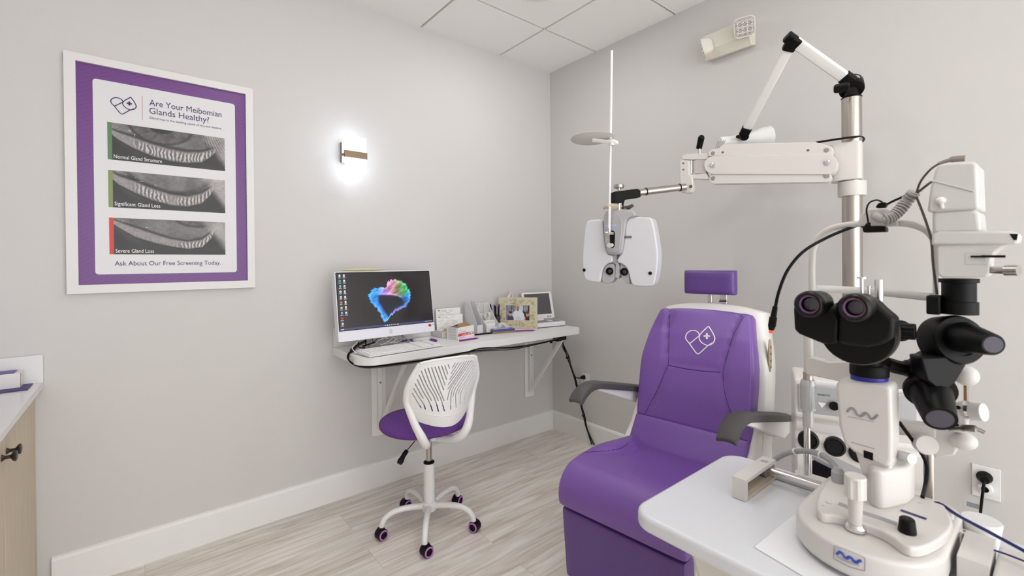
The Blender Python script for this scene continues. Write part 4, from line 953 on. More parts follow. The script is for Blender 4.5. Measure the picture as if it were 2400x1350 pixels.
# boom to the phoropter
ja, jb = P(1606, 438, 2.10), P(1490, 452, 2.045)
g = G(); g.cyl(ja, jb, .0155); bm = obj('boom', g, steel, st)
d = (jb - ja).normalized()
for t in (.12, .80):
    q = ja.lerp(jb, t); g = G(); g.lathe([(.0155, -.002), (.0175, -.002), (.0175, .002), (.0155, .002), (.0155, -.002)], q, d); obj('boom_ring', g, black, bm)
k0, k1 = P(1502, 450, 2.045), P(1448, 459, 2.02); bd_ = (k1 - k0).normalized(); bn = Vector((bd_.y, -bd_.x, 0)).normalized()
if bn.dot(CAM - k0) < 0: bn = -bn
def BK(px, py, off=.02): return AP(px, py, k0 + bn * off, bn)
obj('hanger_block', G().prism([BK(*p) for p in ((1440, 449), (1494, 442), (1502, 447), (1502, 462), (1465, 467), (1460, 475), (1440, 474))], -bn * .04), blackm, bm, bevel=.003, seg=3)
hp_ = P(1450.5, 455, 2.03)
g = G(); zt_ = P(1450, 433, 2.03).z; zk = P(1450, 441, 2.03).z; g.lathe([(0, zk), (.022, zk), (.023, zk + .002), (.023, zt_ - .002), (.021, zt_), (0, zt_)], (hp_.x, hp_.y, 0)); g.cyl((hp_.x, hp_.y, P(1450, 446, 2.03).z), (hp_.x, hp_.y, zk), .008); obj('knob', g, steel, bm)
g = G(); g.cyl((hp_.x, hp_.y, P(1450, 492, 2.03).z), (hp_.x, hp_.y, P(1450, 474, 2.03).z), .010); obj('hanger_pin', g, chrome, bm)
# cable over the sleeve
obj('cable', G().tube([AR(1912, 334, -.02), AR(1950, 328, -.02), P(1985, 323, 1.76), P(2015, 320, 1.77), P(2025, 326, 1.80), P(2018, 334, 1.84)], .0042, 8), black, st)
# lamp arm
def bar(g, p0, p1, w, h, side):
    d = (p1 - p0).normalized(); s_ = (Vector(side) - d * Vector(side).dot(d)).normalized(); n = d.cross(s_)
    g.prism([p0 + s_ * a + n * b_ for a, b_ in rrect(w, h, min(w, h) * .3, 4)], p1 - p0); return g
e0, e1, e2 = P(1992, 190, 1.78), P(1858, 95, 1.75), P(1745, 312, 2.08)
vn = (e0 - e1).cross(e2 - e1).normalized()
obj('lamp_arm', bar(G(), e0, e1.lerp(e0, .03), .042, .024, (e0 - e1).cross(vn)), whitep, st, bevel=.001)
obj('lamp_arm', bar(G(), e1.lerp(e2, .06), e2.lerp(e1, .04), .036, .022, (e2 - e1).cross(vn)), whitep, st, bevel=.001)
jr = -vn if vn.dot(CAM - e0) < 0 else vn
g = G(); g.lathe([(0, -.026), (.040, -.026), (.042, -.022), (.042, .022), (.040, .026), (0, .026)], P(1995, 203, 1.80), jr); g.cyl(P(1995, 205, 1.8), (PXp, PYp, topz), .026)
jt = obj('elbow_joint', g, black, st, bevel=.002)
obj('joint_knob', bar(G(), P(1972, 203, 1.74), P(1972, 203, 1.74) + jr * .02, .03, .05, (0, 0, 1)), black, jt, bevel=.004)
g = G(); g.lathe([(.0345, -.008), (.0432, -.008), (.0432, .008), (.0345, .008), (.0345, -.008)], P(1995, 203, 1.80), jr, 24, -.3, 1.4); obj('joint_band', g, silver, jt)
obj('end_clip', bar(G(), e0.lerp(e1, -.06), e0.lerp(e1, .12), .048, .031, (e0 - e1).cross(vn)), black, jt, bevel=.003)
jt2 = obj('elbow_joint', bar(G(), e1 + (e1 - e2).normalized() * .012, e1.lerp(e2, .09), .046, .034, (e2 - e1).cross(vn)), black, st, bevel=.004)
obj('end_clip', bar(G(), e1 + (e1 - e0).normalized() * .03, e1.lerp(e0, .10), .040, .032, (e0 - e1).cross(vn)), black, jt2, bevel=.004)
obj('joint_knob', G().lathe([(0, 0), (.016, 0), (.016, .02), (0, .02)], e1 + jr * .012, jr), black, jt2)
jt3 = obj('elbow_joint', G().lathe([(0, -.02), (.019, -.02), (.019, .02), (0, .02)], P(1745, 316, 2.09), jr), black, st, bevel=.002)
obj('joint_knob', G().box(P(1733, 321, 2.08), (.035, .018, .012)), black, jt3, bevel=.003)
obj('end_clip', bar(G(), e2.lerp(e1, -.03), e2.lerp(e1, .07), .042, .030, (e2 - e1).cross(vn)), black, jt3, bevel=.003)
# lamp head
l0, l1 = P(1688, 334, 2.14), P(1803, 322, 2.14); ld = (l1 - l0).normalized(); LL = (l1 - l0).length
g = G(); g.lathe([(0, 0), (.020, 0), (.025, .006), (.026, LL * .52), (.028, LL * .60), (.050, LL * .88), (.052, LL), (.046, LL), (.02, LL * .7), (0, LL * .7)], l0, ld, 32); lh = obj('lamp_head', g, white, st)
# console with instrument wells
cn = AP(1870, 900, P(1870, 960, 1.44), (1, 0, 0)); K0, K1 = P(1862, 960, 1.46), P(2150, 1000, 1.32)
kd_ = Vector((K1.x - K0.x, K1.y - K0.y, 0)).normalized(); kn = Vector((kd_.y, -kd_.x, 0))
if kn.dot(CAM - K0) < 0: kn = -kn
def KP(px, py, off=0.): return AP(px, py, K0 + kn * off, kn)
def kz(px, py): return KP(px, py).z
W0 = 0.; W1 = (KP(2170, 1000) - K0).dot(kd_)
base0 = Vector((K0.x, K0.y, 0)); zt0, zm0, zl0, zb0 = kz(1880, 893), kz(1870, 975), kz(1862, 1020), kz(1862, 1085)
prof = [(-.16, zt0 + .012), (-.05, zt0 + .012), (-.02, zt0), (.0, zm0), (-.012, zm0 - .012), (-.014, zl0 + .01), (.012, zl0), (.016, zb0 + .01), (.006, zb0 - .01), (-.02, zb0 - .03), (-.16, zb0 - .03)]
g = G(); g.prism([base0 + kn * a + ZV * z for a, z in prof], kd_ * W1); co = obj('console', g, cream, st, bevel=.008, seg=3, smooth=30)
obj('console_foot', G().prism([base0 + kn * a + ZV * z for a, z in ((-.15, 0), (-.03, 0), (-.03, zb0 - .028), (-.15, zb0 - .028))], kd_ * W1), creamd, st, bevel=.004)
def on_front(px, py, off): return AP(px, py, K0 + kn * off, kn)
a = [KP(*p, .001) for p in ((1873, 908), (1960, 920), (1960, 975), (1870, 950))]
lb_ = obj('label_panel', G().prism([base0 + kd_ * u + kn * -.014 + ZV * z for u, z in ((.012, zt0 - .012), (W1 - .02, zt0 - .012), (W1 - .02, zm0 + .014), (.012, zm0 + .014))], kn * .014), silver, co, bevel=.001)
q = KP(1918, 927, .0008); text('lettering', 'MARCO', mat('ink_black', '#222222', .5), q, kd_, ZV, .030, .0065, lb_)
g = G(); g.cyl(KP(1913, 923, 0), KP(1913, 923, .0012), .0035, n=12); obj('indicator_dot', g, mat('green_dot', '#58c46a', .5), lb_)
g = G(); tq = [KP(*p, .0005) for p in ((1917, 943), (1937, 945), (1926, 956))]; g.prism(tq, kn * .001); obj('triangle_mark', g, white, lb_, smooth=0)
for (px, py) in ((1895, 1032), (1957, 1047), (2016, 1062), (2075, 1077)):
    q = on_front(px, py, .014); g = G(); g.lathe([(0, .004), (.020, .004), (.0225, .008), (.028, .006), (.029, .0), (.029, -.012), (0, -.012)], q, (kn * .93 + ZV * .12), 28); obj('instrument_well', g, mat('gloss_black', '#070707', .45, spec=.3), co)
g = G(); g.cyl(KP(1955, 952, .0), KP(1955, 952, .012), .013); obj('dial', g, black, co)

# ================================================================== PHOROPTER
PL, PR_ = P(1366, 590, 2.12), P(1548, 590, 1.94); pu_ = Vector((PR_.x - PL.x, PR_.y - PL.y, 0)).normalized(); pn_ = Vector((pu_.y, -pu_.x, 0))
if pn_.dot(CAM - PL) < 0: pn_ = -pn_
ph = thing('phoropter', 'white automated phoropter with two lens heads hanging from the arm', 'phoropter', (hp_.x, hp_.y, P(1450, 590, 2.03).z))
def PZ(a, b_, off=0.): return AP(1320 + a / 5, 420 + b_ / 5, PL + pn_ * off, pn_)
def soft(pts, lim=26, it=2):
    for _ in range(it):
        out = []
        for i, a in enumerate(pts):
            b_ = pts[(i + 1) % len(pts)]; L = math.hypot(b_[0] - a[0], b_[1] - a[1]) or 1; k = min(.25, lim / L)
            out += [(a[0] + (b_[0] - a[0]) * k, a[1] + (b_[1] - a[1]) * k), (b_[0] - (b_[0] - a[0]) * k, b_[1] - (b_[1] - a[1]) * k)]
        pts = out; lim *= .5
    return pts
phw = mat('phoropter_white', '#d2d1d5', .3, coat=.2); phg = mat('phoropter_grey', '#aeacb0', .35)
RH = [(735, 500), (770, 450), (830, 437), (1000, 445), (1040, 458), (1080, 640), (1108, 840), (1110, 940), (1098, 1080), (1066, 1235), (1030, 1262), (900, 1264), (802, 1248), (778, 1160), (755, 1060), (705, 1000), (632, 978), (625, 940), (690, 860), (718, 680)]
LHd = [(285, 485), (350, 474), (440, 470), (462, 500), (475, 640), (495, 800), (525, 885), (578, 890), (578, 978), (520, 985), (470, 1030), (445, 1100), (432, 1215), (370, 1212), (250, 1188), (228, 1080), (220, 960), (228, 780), (245, 600), (268, 500)]
r_h = obj('lens_head', G().prism([PZ(*p, .0) for p in soft(RH)], -pn_ * .075), phw, ph, bevel=.007, seg=4)
l_h = obj('lens_head', G().prism([PZ(*p, .0) for p in soft(LHd)], -pn_ * .075), phw, ph, bevel=.007, seg=4)
for h_, (hx, hy) in ((r_h, (1020, 1102)), (l_h, (246, 1065))):
    g = G(); g.lathe([(0, .001), (.0045, .001), (.0075, .003), (.0075, -.002), (0, -.002)], PZ(hx, hy), pn_, 20); obj('sight_hole', g, MT['gloss_black'], h_)
for h_, pts, (ex, ey) in ((l_h, [(455, 1215), (450, 1120), (480, 1040), (520, 990), (600, 985), (612, 1100), (595, 1170), (560, 1215), (500, 1225)], (545, 1078)), (r_h, [(668, 985), (700, 990), (745, 1030), (772, 1110), (785, 1240), (740, 1220), (690, 1160), (668, 1090)], (716, 1085))):
    e_ = obj('eyepiece_housing', G().prism([PZ(*p, -.012) for p in soft(pts)], -pn_ * .055), phg, h_, bevel=.004, seg=3)
    g = G(); g.lathe([(0, .0005), (.011, .0005), (.0125, .006), (.0165, .006), (.0175, 0), (.0175, -.01)], PZ(ex, ey, -.012), pn_, 28); obj('lens', g, black, e_)
    g = G(); g.lathe([(0, .004), (.008, .003), (.0115, .001), (.0115, 0)], PZ(ex, ey, -.012), pn_, 24); obj('lens_glass', g, glass, e_)
obj('nose_piece', G().prism([PZ(*p, -.010) for p in ((560, 855), (625, 855), (628, 940), (655, 1000), (665, 1110), (640, 1170), (600, 1150), (612, 1000), (580, 980), (580, 900))], -pn_ * .05), phg, ph, bevel=.004)
cc = obj('center_cover', G().prism([PZ(*p, .012) for p in soft(((468, 440), (485, 395), (510, 368), (560, 355), (700, 350), (790, 356), (830, 375), (855, 432), (770, 450), (735, 480), (720, 600), (690, 850), (660, 885), (530, 885), (500, 850), (480, 660)))], -pn_ * .075), phg, ph, bevel=.009, seg=4)
fp = obj('face_plate', G().prism([PZ(*p, .016) for p in soft(((475, 450), (690, 444), (688, 600), (660, 820), (635, 856), (600, 862), (530, 852), (500, 815), (478, 640)))], -pn_ * .006), silver, cc, bevel=.0015)
obj('slot', G().prism([PZ(*p, .0165) for p in soft(((545, 640), (550, 610), (575, 598), (600, 610), (607, 640), (603, 780), (590, 805), (560, 805), (548, 780)), 10)], -pn_ * .002), MT['gloss_black'], fp, smooth=0)
text('lettering', 'HUVITZ', mat('blue_glow_text', '#8c8cff', .5, emit=1.2), PZ(498, 550, .0168), pu_, ZV, (PZ(622, 550) - PZ(498, 550)).length, .0042, fp)
obj('badge', G().prism([PZ(*p, .001) for p in ((718, 665), (800, 665), (800, 690), (718, 690))], pn_ * .001), black, r_h, smooth=0)
obj('badge_text', G().prism([PZ(*p, .002) for p in ((726, 673), (794, 673), (794, 682), (726, 682))], pn_ * .0004), silver, r_h, smooth=0)
g = G(); g.tube([PZ(715, 340, -.02), PZ(760, 335, -.01), PZ(818, 305, 0)], [.006, .005, .004], 8, 4, 2); g.box(PZ(735, 340, -.02), (.02, .02, .02)); obj('lever', g, steeld, ph)
g = G(); g.tube([(hp_.x, hp_.y, P(1450, 492, 2.03).z), PZ(640, 355, -.02)], .012, 12, 1); obj('mount_pin', g, chrome, ph)
g = G(); g.tube([PZ(715, 240, -.03), PZ(700, 280, -.03), PZ(695, 350, -.03)], .004, 8, 4); obj('cable', g, black, ph)
# near point rod with card holder
rb, rt_ = PZ(540, 570, .035), AP(1434, 119, PL + pn_ * .035, pn_)
g = G(); g.cyl(rb, rt_, .0056); rod = obj('near_point_rod', g, white, ph)
g = G(); g.cyl(rb + pn_ * -.0, rb - (rt_ - rb).normalized() * .022, .007); g.cyl(PZ(500, 635, .035), PZ(585, 635, .035), .007); g.cyl(PZ(540, 640, .045), PZ(560, 636, .010), .006); obj('rod_clamp', g, chrome, rod)
g = G(); g.cyl(PZ(548, 772, .014), PZ(540, 775, .040), .011); g.cyl(PZ(570, 772, .014), PZ(570, 772, .03), .008); obj('thumb_screw', g, chrome, fp)
g = G(); g.tube([PZ(470, 342, .03), PZ(520, 325, .035), PZ(600, 328, .02), PZ(680, 330, -.01)], [.003, .006, .006, .005], 8, 4, 2.2); obj('rod_catch', g, mat('beige_plastic', '#c3b49b', .4), ph)
dcn = AP(1388, 326, PL + pn_ * .06, pn_)
g = G(); dn = Vector((.02, .05, 1)).normalized(); g.lathe([(0, 0), (.090, 0), (.096, .003), (.090, .006), (0, .010)], dcn, dn, 40); dsc = obj('card_disc', g, mat('card_disc_cream', '#d6d3cf', .45), rod)
g = G(); g.tube([dcn + Vector((0, 0, -.004)), AP(1434, 334, PL + pn_ * .035, pn_), AP(1440, 336, PL + pn_ * .03, pn_)], [.006, .010, .012], 8, 3, 1.6); g.cyl(AP(1434, 341, PL + pn_ * .035, pn_), AP(1434, 328, PL + pn_ * .035, pn_), .012); obj('disc_clamp', g, whitep, rod)

# ================================================================== EMERGENCY LIGHT
em = thing('emergency_light', 'cream twin-head emergency light mounted high on the right wall', 'emergency light', (0, -1.39, 2.45))
emc = mat('emergency_cream', '#d8d6c6', .4)
y0, y1 = AX(1650, 147, -.06).y, AX(1760, 110, -.06).y; zb_e = 2.385; zt_e = 2.50
g = G(); g.prism([(x, y0 + .0, z) for x, z in ((-.001, zb_e), (-.045, zb_e - .012), (-.078, zb_e + .03), (-.078, zt_e), (-.001, zt_e + .01))], (0, y1 - y0, 0)); bx_ = obj('housing', g, emc, em, bevel=.004)
q = Vector((-.06, -1.31, zb_e + .005)); g = G(); g.box(q, (.006, .006, .004)); obj('indicator', g, mat('red_led', '#ff5a4a', .4, emit=1.5), bx_)
lensm = mat('faceted_lens', '#c9c4c4', .12, .75, noise=.45, nscale=160)
def head(c, n, w, h, d):
    n = Vector(n).normalized(); s_ = ZV.cross(n).normalized(); u = n.cross(s_); M3 = Matrix((s_, u, n)).transposed().to_4x4(); M3.translation = c
    g = G(M3); g.prism([(a, b_, -d) for a, b_ in rrect(w * .8, h * .8, .02)], (0, 0, .004)); 
    g = G(M3)
    rings = [(1.0, 0.), (1.0, -.012), (.86, -d * .7), (.6, -d)]; pr = []
    for sc_, z in rings: pr.append([g.v((a * sc_, b_ * sc_, z)) for a, b_ in rrect(w, h, .022, 5)])
    for A, B in zip(pr, pr[1:]):
        for k in range(len(A)): g.face([A[k], A[(k + 1) % len(A)], B[(k + 1) % len(A)], B[k]])
    g.face(pr[0]); g.face(pr[-1]); hh = obj('lamp_head', g, mat('em_head_white', '#dfddd3', .35), em, smooth=40)
    g = G(M3); g.prism([(a, b_, .0) for a, b_ in rrect(w * .9, h * .9, .02)], (0, 0, .001)); obj('lens', g, lensm, hh, smooth=0)
    g = G(M3)
    for i in range(4):
        for j in range(3): g.lathe([(.0, .008), (.006, .008), (.012, .002), (.0125, .001)], ((i - 1.5) * w * .22, (j - 1) * h * .28, .001), (0, 0, 1), 10)
    obj('reflector', g, mat('reflector_chrome', '#e6e2e2', .15, 1.), hh)
    g = G(); g.tube([Vector(c) - n * d * .9, Vector(c) - n * (d + .03)], .012, 12, 1); obj('swivel', g, emc, hh)
head(P(1745, 63, 2.28), (CAM - P(1745, 63, 2.28)) + Vector((0, .3, .3)), .098, .094, .05)
head(Vector((-.075, -1.285, 2.43)), (-.35, 1, -.25), .094, .094, .05)

# ================================================================== OUTLETS
def outlet(name, label, y0, y1, z0, z1):
    t = thing(name, label, 'outlet', (0, (y0 + y1) / 2, (z0 + z1) / 2)); w = abs(y1 - y0); h = z1 - z0
    pl = obj('cover_plate', G().prism([(-.0005, (y0 + y1) / 2 + a, (z0 + z1) / 2 + c) for a, c in rrect(w, h, .003, 3)], (-.006, 0, 0)), white, t, bevel=.0015)
    for dz in (-.02, .02):
        fc = obj('socket_face', G().prism([(-.0065, (y0 + y1) / 2 + a, (z0 + z1) / 2 + dz + c) for a, c in rrect(.034, .03, .012, 5)], (-.002, 0, 0)), whitep, t, smooth=0)
        g = G()
        for dy in (-.007, .007): g.box((-.0086, (y0 + y1) / 2 + dy, (z0 + z1) / 2 + dz), (.0006, .002, .008))
        obj('slots', g, black, fc, smooth=0)
    return t
outlet('wall_outlet', 'white wall outlet low behind the far armrest', -.378, -.301, .372, .484)
ob2 = outlet('wall_outlet', 'white wall outlet at the lower right holding a black plug', -2.394, -2.3176, .374, .494)
pg = thing('power_plug', 'black round plug in the lower right outlet', 'plug', (-.02, -2.35, .455))
g = G(); g.lathe([(0, 0), (.021, 0), (.023, .006), (.020, .012), (.020, .016), (.017, .02), (.013, .035), (0, .036)], (-.009, -2.352, .456), (-1, -.1, -.05)); obj('plug_body', g, black, pg)
obj('cord', G().tube([(-.042, -2.355, .452), (-.055, -2.352, .42), (-.045, -2.345, .34), (-.035, -2.34, .25), (-.03, -2.33, .1), (-.04, -2.3, .01)], .0045, 8), black, pg)
obj('cord_tag', G().box((-.047, -2.322, .352), (.001, .036, .022)), mat('tag_silver', '#cfd0d4', .4), pg, smooth=0)
g = G()
for k in range(5): g.box((-.0480, -2.324, .3435 + k * .0035), (.0006, .034, .0012))
obj('tag_print', g, black, pg, smooth=0)
pg2 = thing('power_plug', 'white round plug below the black one in the lower right outlet', 'plug', (-.02, -2.352, .415))
g = G(); g.lathe([(0, 0), (.021, 0), (.022, .008), (.019, .016), (.011, .018), (.011, .013), (0, .013)], (-.009, -2.355, .415), (-1, 0, -.05)); obj('plug_body', g, white, pg2)
g = G(); g.lathe([(0, 0), (.011, 0), (.010, .010), (0, .010)], (-.022, -2.355, .415), (-1, 0, -.05)); obj('plug_center', g, black, pg2)

# ================================================================== CABLES AT THE DESK
cbm = thing('cable_bundle', 'bundle of black cables running under the desk front and down to the floor', 'cables', (-.2, -.40, .77))
uy = DY + .012; uz = DZ - DT - .008
pts = [(-1.50, -.10, DZ + .03), (-1.57, -.16, DZ + .02), (-1.615, -.22, DZ + .012), (DX0 - .006, -.265, DZ - .005), (DX0 - .010, -.30, DZ - .03), (-1.62, -.345, uz - .004), (-1.54, -.39, uz - .006), (-1.3, -.415, uz - .006), (-1.1, -.42, uz), (-.95, -.425, uz + .004), (-.75, -.42, uz - .016), (-.55, -.42, uz - .014), (-.35, -.41, uz - .004), (-.24, -.38, uz - .004),
       (-.19, -.30, .745), (-.15, -.27, .68), (-.11, -.27, .60), (-.07, -.27, .51), (-.045, -.285, .43), (-.04, -.305, .35), (-.04, -.32, .27), (-.035, -.35, .19), (-.035, -.385, .10), (-.035, -.44, .01)]
rn = random.Random(11)
for k in range(4):
    ox, oy_, oz = rn.uniform(-.004, .004), rn.uniform(-.004, .004), rn.uniform(-.005, .003)
    q = [Vector(p) + Vector((ox + rn.uniform(-.0025, .0025) + (.008 * math.sin(i * 1.3 + k * 2) if i > 13 else 0), oy_ + (.006 * math.sin(i * 1.7 + k) if i > 13 else 0), oz + (.007 * math.sin(i * .9 + k * 1.9) if 8 < i < 13 else 0))) for i, p in enumerate(pts)]
    obj('cable', G().tube(q, .0031 if k else .0042, 7), [blackm, blackm, mat('cable_grey_brown', '#5d534d', .5), blackm][k], cbm)
for i in (2, 16, 19, 21):
    p = Vector(pts[i]); d = (Vector(pts[i + 1]) - Vector(pts[i - 1])).normalized(); g = G(); g.lathe([(.009, -.004), (.012, -.004), (.012, .004), (.009, .004), (.009, -.004)], p, d, 14); g.cyl(p, p + Vector((-.012, -.012, -.002)), .003, n=6); obj('cable_tie', g, black, cbm)
for x in (-1.05, -.42): g = G().box((x, -.428, uz - .014), (.016, .012, .014)); obj('cable_clip', g, black, cbm, bevel=.002)
obj('power_brick', G().box((-.30, -.385, DZ - DT - .018), (.10, .045, .026), Matrix.Rotation(.2, 3, 'Z')), black, cbm, bevel=.004)
g = G().tube([(-.07, -.27, .50), (-.05, -.29, .455), (-.04, -.315, .45), (-.035, -.33, .455)], .0035, 8); obj('plug_cord', g, black, cbm)
g = G(); g.lathe([(0, 0), (.007, 0), (.012, .01), (.014, .02), (.014, .032), (0, .032)], (-.042, -.333, .456), (1, -.1, 0)); obj('plug_body', g, black, cbm)
wc_ = thing('cable_coil', 'loose coil of white and grey cables under the computer screen', 'cables', (-1.5, -.16, DZ))
rn = random.Random(4)
for k in range(5):
    c = Vector((-1.44 + .02 * k, -.155 + .01 * (k % 2), DZ + .006)); pts2 = []
    for j in range(16): t = j / 15 * 2 * math.pi * (1.0 + .2 * k % 1); r = .042 + .008 * math.sin(3 * t + k); pts2.append(c + Vector((r * 1.3 * math.cos(t + k), r * math.sin(t + k) * .75, .008 + .02 * (1 + math.sin(t * 1.5 + k)))))
    obj('cable', G().tube(pts2, .0028, 7, 3), [whitep, silver, whitep, whitep, silver][k], wc_)
for k in range(4):
    a = -1.52 + .03 * k; obj('cable', G().tube([(a, -.04, DZ + .09), (a - .01, -.09, DZ + .05), (a - .04 + .01 * k, -.15, DZ + .014 + .006 * k), (-1.545 - .004 * k, -.20, DZ + .010 + .004 * k)], .0032, 7), [blackm, blackm, mat('cable_grey_brown', '#5d534d', .5), blackm][k], wc_)
obj('cable', G().tube([(-1.46, -.19, DZ + .006), (-1.40, -.13, DZ + .03), (-1.33, -.17, DZ + .03), (-1.22, -.20, DZ + .034)], .0028, 7), silver, wc_)

# ================================================================== COUNTER AND CABINET AT THE LEFT
CXF = -2.7600; CZT = .833
ct = thing('countertop', 'white stone countertop with upstand at the left edge', 'countertop', (-3.07, -.8, CZT))
obj('slab', G().bx(XL + .001, -2.7342, -1.9, -.001, CZT - .022, CZT), mat('stone_white', '#e3e1e1', .2, noise=.02, nscale=8), ct, bevel=.002)
obj('upstand', G().bx(XL + .001, -2.7345, -.020, -.001, CZT, CZT + .106), mat('stone_white', '#e3e1e1', .2), ct, bevel=.0015)
woodm = bpy.data.materials.new('pale_wood_laminate'); woodm.use_nodes = True; nt = woodm.node_tree; b = nt.nodes['Principled BSDF']
tc = N('ShaderNodeTexCoord'); mpw = N('ShaderNodeMapping'); mpw.inputs['Scale'].default_value = (30, 30, 1.2); nt.links.new(tc.outputs['Object'], mpw.inputs[0]); nw = N('ShaderNodeTexNoise'); nw.inputs['Scale'].default_value = 3; nw.inputs['Detail'].default_value = 6; nt.links.new(mpw.outputs[0], nw.inputs['Vector'])
rw = N('ShaderNodeValToRGB'); rw.color_ramp.elements[0].position = .3; rw.color_ramp.elements[0].color = lin('#c3b299'); rw.color_ramp.elements[1].position = .7; rw.color_ramp.elements[1].color = lin('#d3c5ae'); nt.links.new(nw.outputs['Fac'], rw.inputs[0]); nt.links.new(rw.outputs[0], b.inputs['Base Color']); b.inputs['Roughness'].default_value = .5
cbn = thing('base_cabinet', 'pale wood base cabinet with dark round knobs under the white countertop', 'cabinet', (-3.07, -.8, 0))
obj('body', G().bx(XL + .001, CXF - .020, -1.88, -.003, .0, CZT - .0225), woodm, cbn, smooth=0)
kn_m = mat('knob_dark', '#4a4541', .3, .9)
ds = [(-.004, -.525), (-.529, -1.05), (-1.054, -1.575)]
for i, (ya, yb) in enumerate(ds):
    d_ = obj('door', G().bx(CXF - .0195, CXF, yb, ya, .03, CZT - .03), woodm, cbn, bevel=.001)
    ky = [-.495, -.562, -1.54][i]; kz_ = .722
    g = G(); g.lathe([(0, 0), (.010, 0), (.009, .003), (.005, .008), (.005, .018), (.014, .024), (.016, .028), (.014, .031), (.006, .033), (0, .033)], (CXF, ky, kz_), (1, 0, 0), 24); obj('knob', g, kn_m, d_)
pb = thing('cardboard_box', 'white flat box lying on a purple folder on the countertop', 'box', (-2.88, -.07, CZT))
obj('box_body', G().bx(-3.10, -2.785, -.090, -.028, CZT + .0045, CZT + .058), mat('box_white', '#e3dfdf', .5), pb, bevel=.001)
obj('box_edge', G().bx(-2.7853, -2.7845, -.088, -.082, CZT + .006, CZT + .057), card, pb, smooth=0)
tag(obj('folder', G().box((-2.93, -.085, CZT + .0022), (.34, .11, .0042)), mat('folder_purple', '#43346e', .5), bevel=.001), 'dark purple folder under the white box on the countertop', 'folder')
tag(obj('folder', G().bx(-3.05, -2.80, -.088, -.030, CZT + .0585, CZT + .062), mat('folder_violet', '#6a5c9a', .5), bevel=.001), 'thin violet booklet lying on top of the white box', 'booklet')
# ================================================================== INSTRUMENT TABLE
TZ = .745
tbm_ = mat('table_white', '#d3d5d9', .3)
it = thing('instrument_table', 'white rounded instrument table in the right foreground carrying the slit lamp', 'table', (-1.41, -2.27, 0))
tx0, tx1, ty0, ty1 = -1.640, -1.185, -2.62, -1.946
tp_ = [((tx0 + tx1) / 2 + a, (ty0 + ty1) / 2 + c) for a, c in rrect(tx1 - tx0, ty1 - ty0, .05, 8)]
obj('tabletop', G().prism([(x, y, TZ - .034) for x, y in tp_], (0, 0, .034)), tbm_, it, bevel=.009, seg=4)
g = G(); A = []; 
g.prism([(x, y, .0) for x, y in ((-1.50, -2.36), (-1.30, -2.36), (-1.30, -2.20), (-1.50, -2.20))], (0, 0, .001))
g = G(); lo = [g.v((x, y, .05)) for x, y in ((-1.50, -2.38), (-1.30, -2.38), (-1.30, -2.20), (-1.50, -2.20))]; hi = [g.v((x, y, TZ - .034)) for x, y in ((-1.585, -2.56), (-1.23, -2.56), (-1.23, -2.045), (-1.585, -2.045))]
g.face(lo[::-1]); g.face(hi)
for k in range(4): g.face([lo[k], lo[(k + 1) % 4], hi[(k + 1) % 4], hi[k]])
obj('pedestal', g, cream, it, bevel=.01)
obj('foot_plate', G().prism([(-1.38 + a, -2.30 + c, 0) for a, c in rrect(.42, .5, .06)], (0, 0, .05)), cream, it, bevel=.008)
sh = [AZ(*p, TZ + .001) for p in ((1768, 1283), (1860, 1207), (1990, 1275), (2000, 1349))]
sx0, sy1 = sh[0].x, sh[0].y
tag(obj('acrylic_sheet', G().prism([(x, y, TZ + .0004) for x, y in ((sh[0].x, sh[0].y), (sh[1].x, sh[1].y), (sh[1].x - .01, sh[1].y - .02), (sh[3].x - .06, sh[3].y - .09), (sh[0].x - .05, sh[3].y - .09))], (0, 0, .0022)), mat('sheet_white', '#e6e7ea', .25), smooth=0, bevel=.0005), 'thin white plate lying on the instrument table before the slit lamp base', 'plate')

# ================================================================== SLIT LAMP
SBZ = TZ
sl = thing('slit_lamp', 'slit lamp biomicroscope with black binocular head and cream tower on the table', 'slit lamp', (-1.36, -2.32, TZ))
def Dsh(cx, cy, R, xb, rc, n=16):
    pts = [(cx + R * math.cos(math.radians(90 + 180 * k / n)), cy + R * math.sin(math.radians(90 + 180 * k / n))) for k in range(n + 1)]
    pts += [(xb - rc + rc * math.cos(math.radians(-90 + 90 * k / 5)), cy - R + rc + rc * math.sin(math.radians(-90 + 90 * k / 5))) for k in range(6)]
    pts += [(xb - rc + rc * math.cos(math.radians(90 * k / 5)), cy + R - rc + rc * math.sin(math.radians(90 * k / 5))) for k in range(6)]
    return pts
bp_ = Dsh(-1.446, -2.322, .108, -1.235, .05)
slb = obj('base', G().prism([(x, y, TZ + .010) for x, y in bp_], (0, 0, .046)), cream, sl, bevel=.007, seg=4)
obj('roller_base', G().prism([(x, y, TZ + .0005) for x, y in Dsh(-1.44, -2.322, .090, -1.25, .04)], (0, 0, .012)), black, slb)
up = [(150, 575), (155, 640), (185, 682), (240, 700), (330, 702), (480, 735), (600, 775), (720, 815), (850, 870), (960, 940), (1060, 1015), (1140, 1045), (1230, 1050), (1330, 1025), (1450, 965), (1550, 880), (1590, 790), (1560, 690), (1500, 600), (1380, 560), (1250, 520), (1100, 480), (700, 330), (430, 280), (320, 295), (240, 370), (175, 470)]
ub = obj('saddle', G().prism([AZ(1880 + a / 4.5, 1050 + b_ / 4.5, TZ + .073) + Vector((0, 0, -.018)) for a, b_ in up], (0, 0, .018)), cream, sl, bevel=.006, seg=4, smooth=50)
ZU = TZ + .0735
def UZ(a, b_, z=None): return AZ(1880 + a / 4.5, 1050 + b_ / 4.5, ZU if z is None else z)
p0, p1 = UZ(385, 595), UZ(1000, 815)
obj('grip_strip', G().tube([p0, p0.lerp(p1, .35) + Vector((-.003, 0, 0)), p0.lerp(p1, .7), p1], .0055, 8, 4, .25), mat('strip_grey', '#a5a3a6', .5), ub)
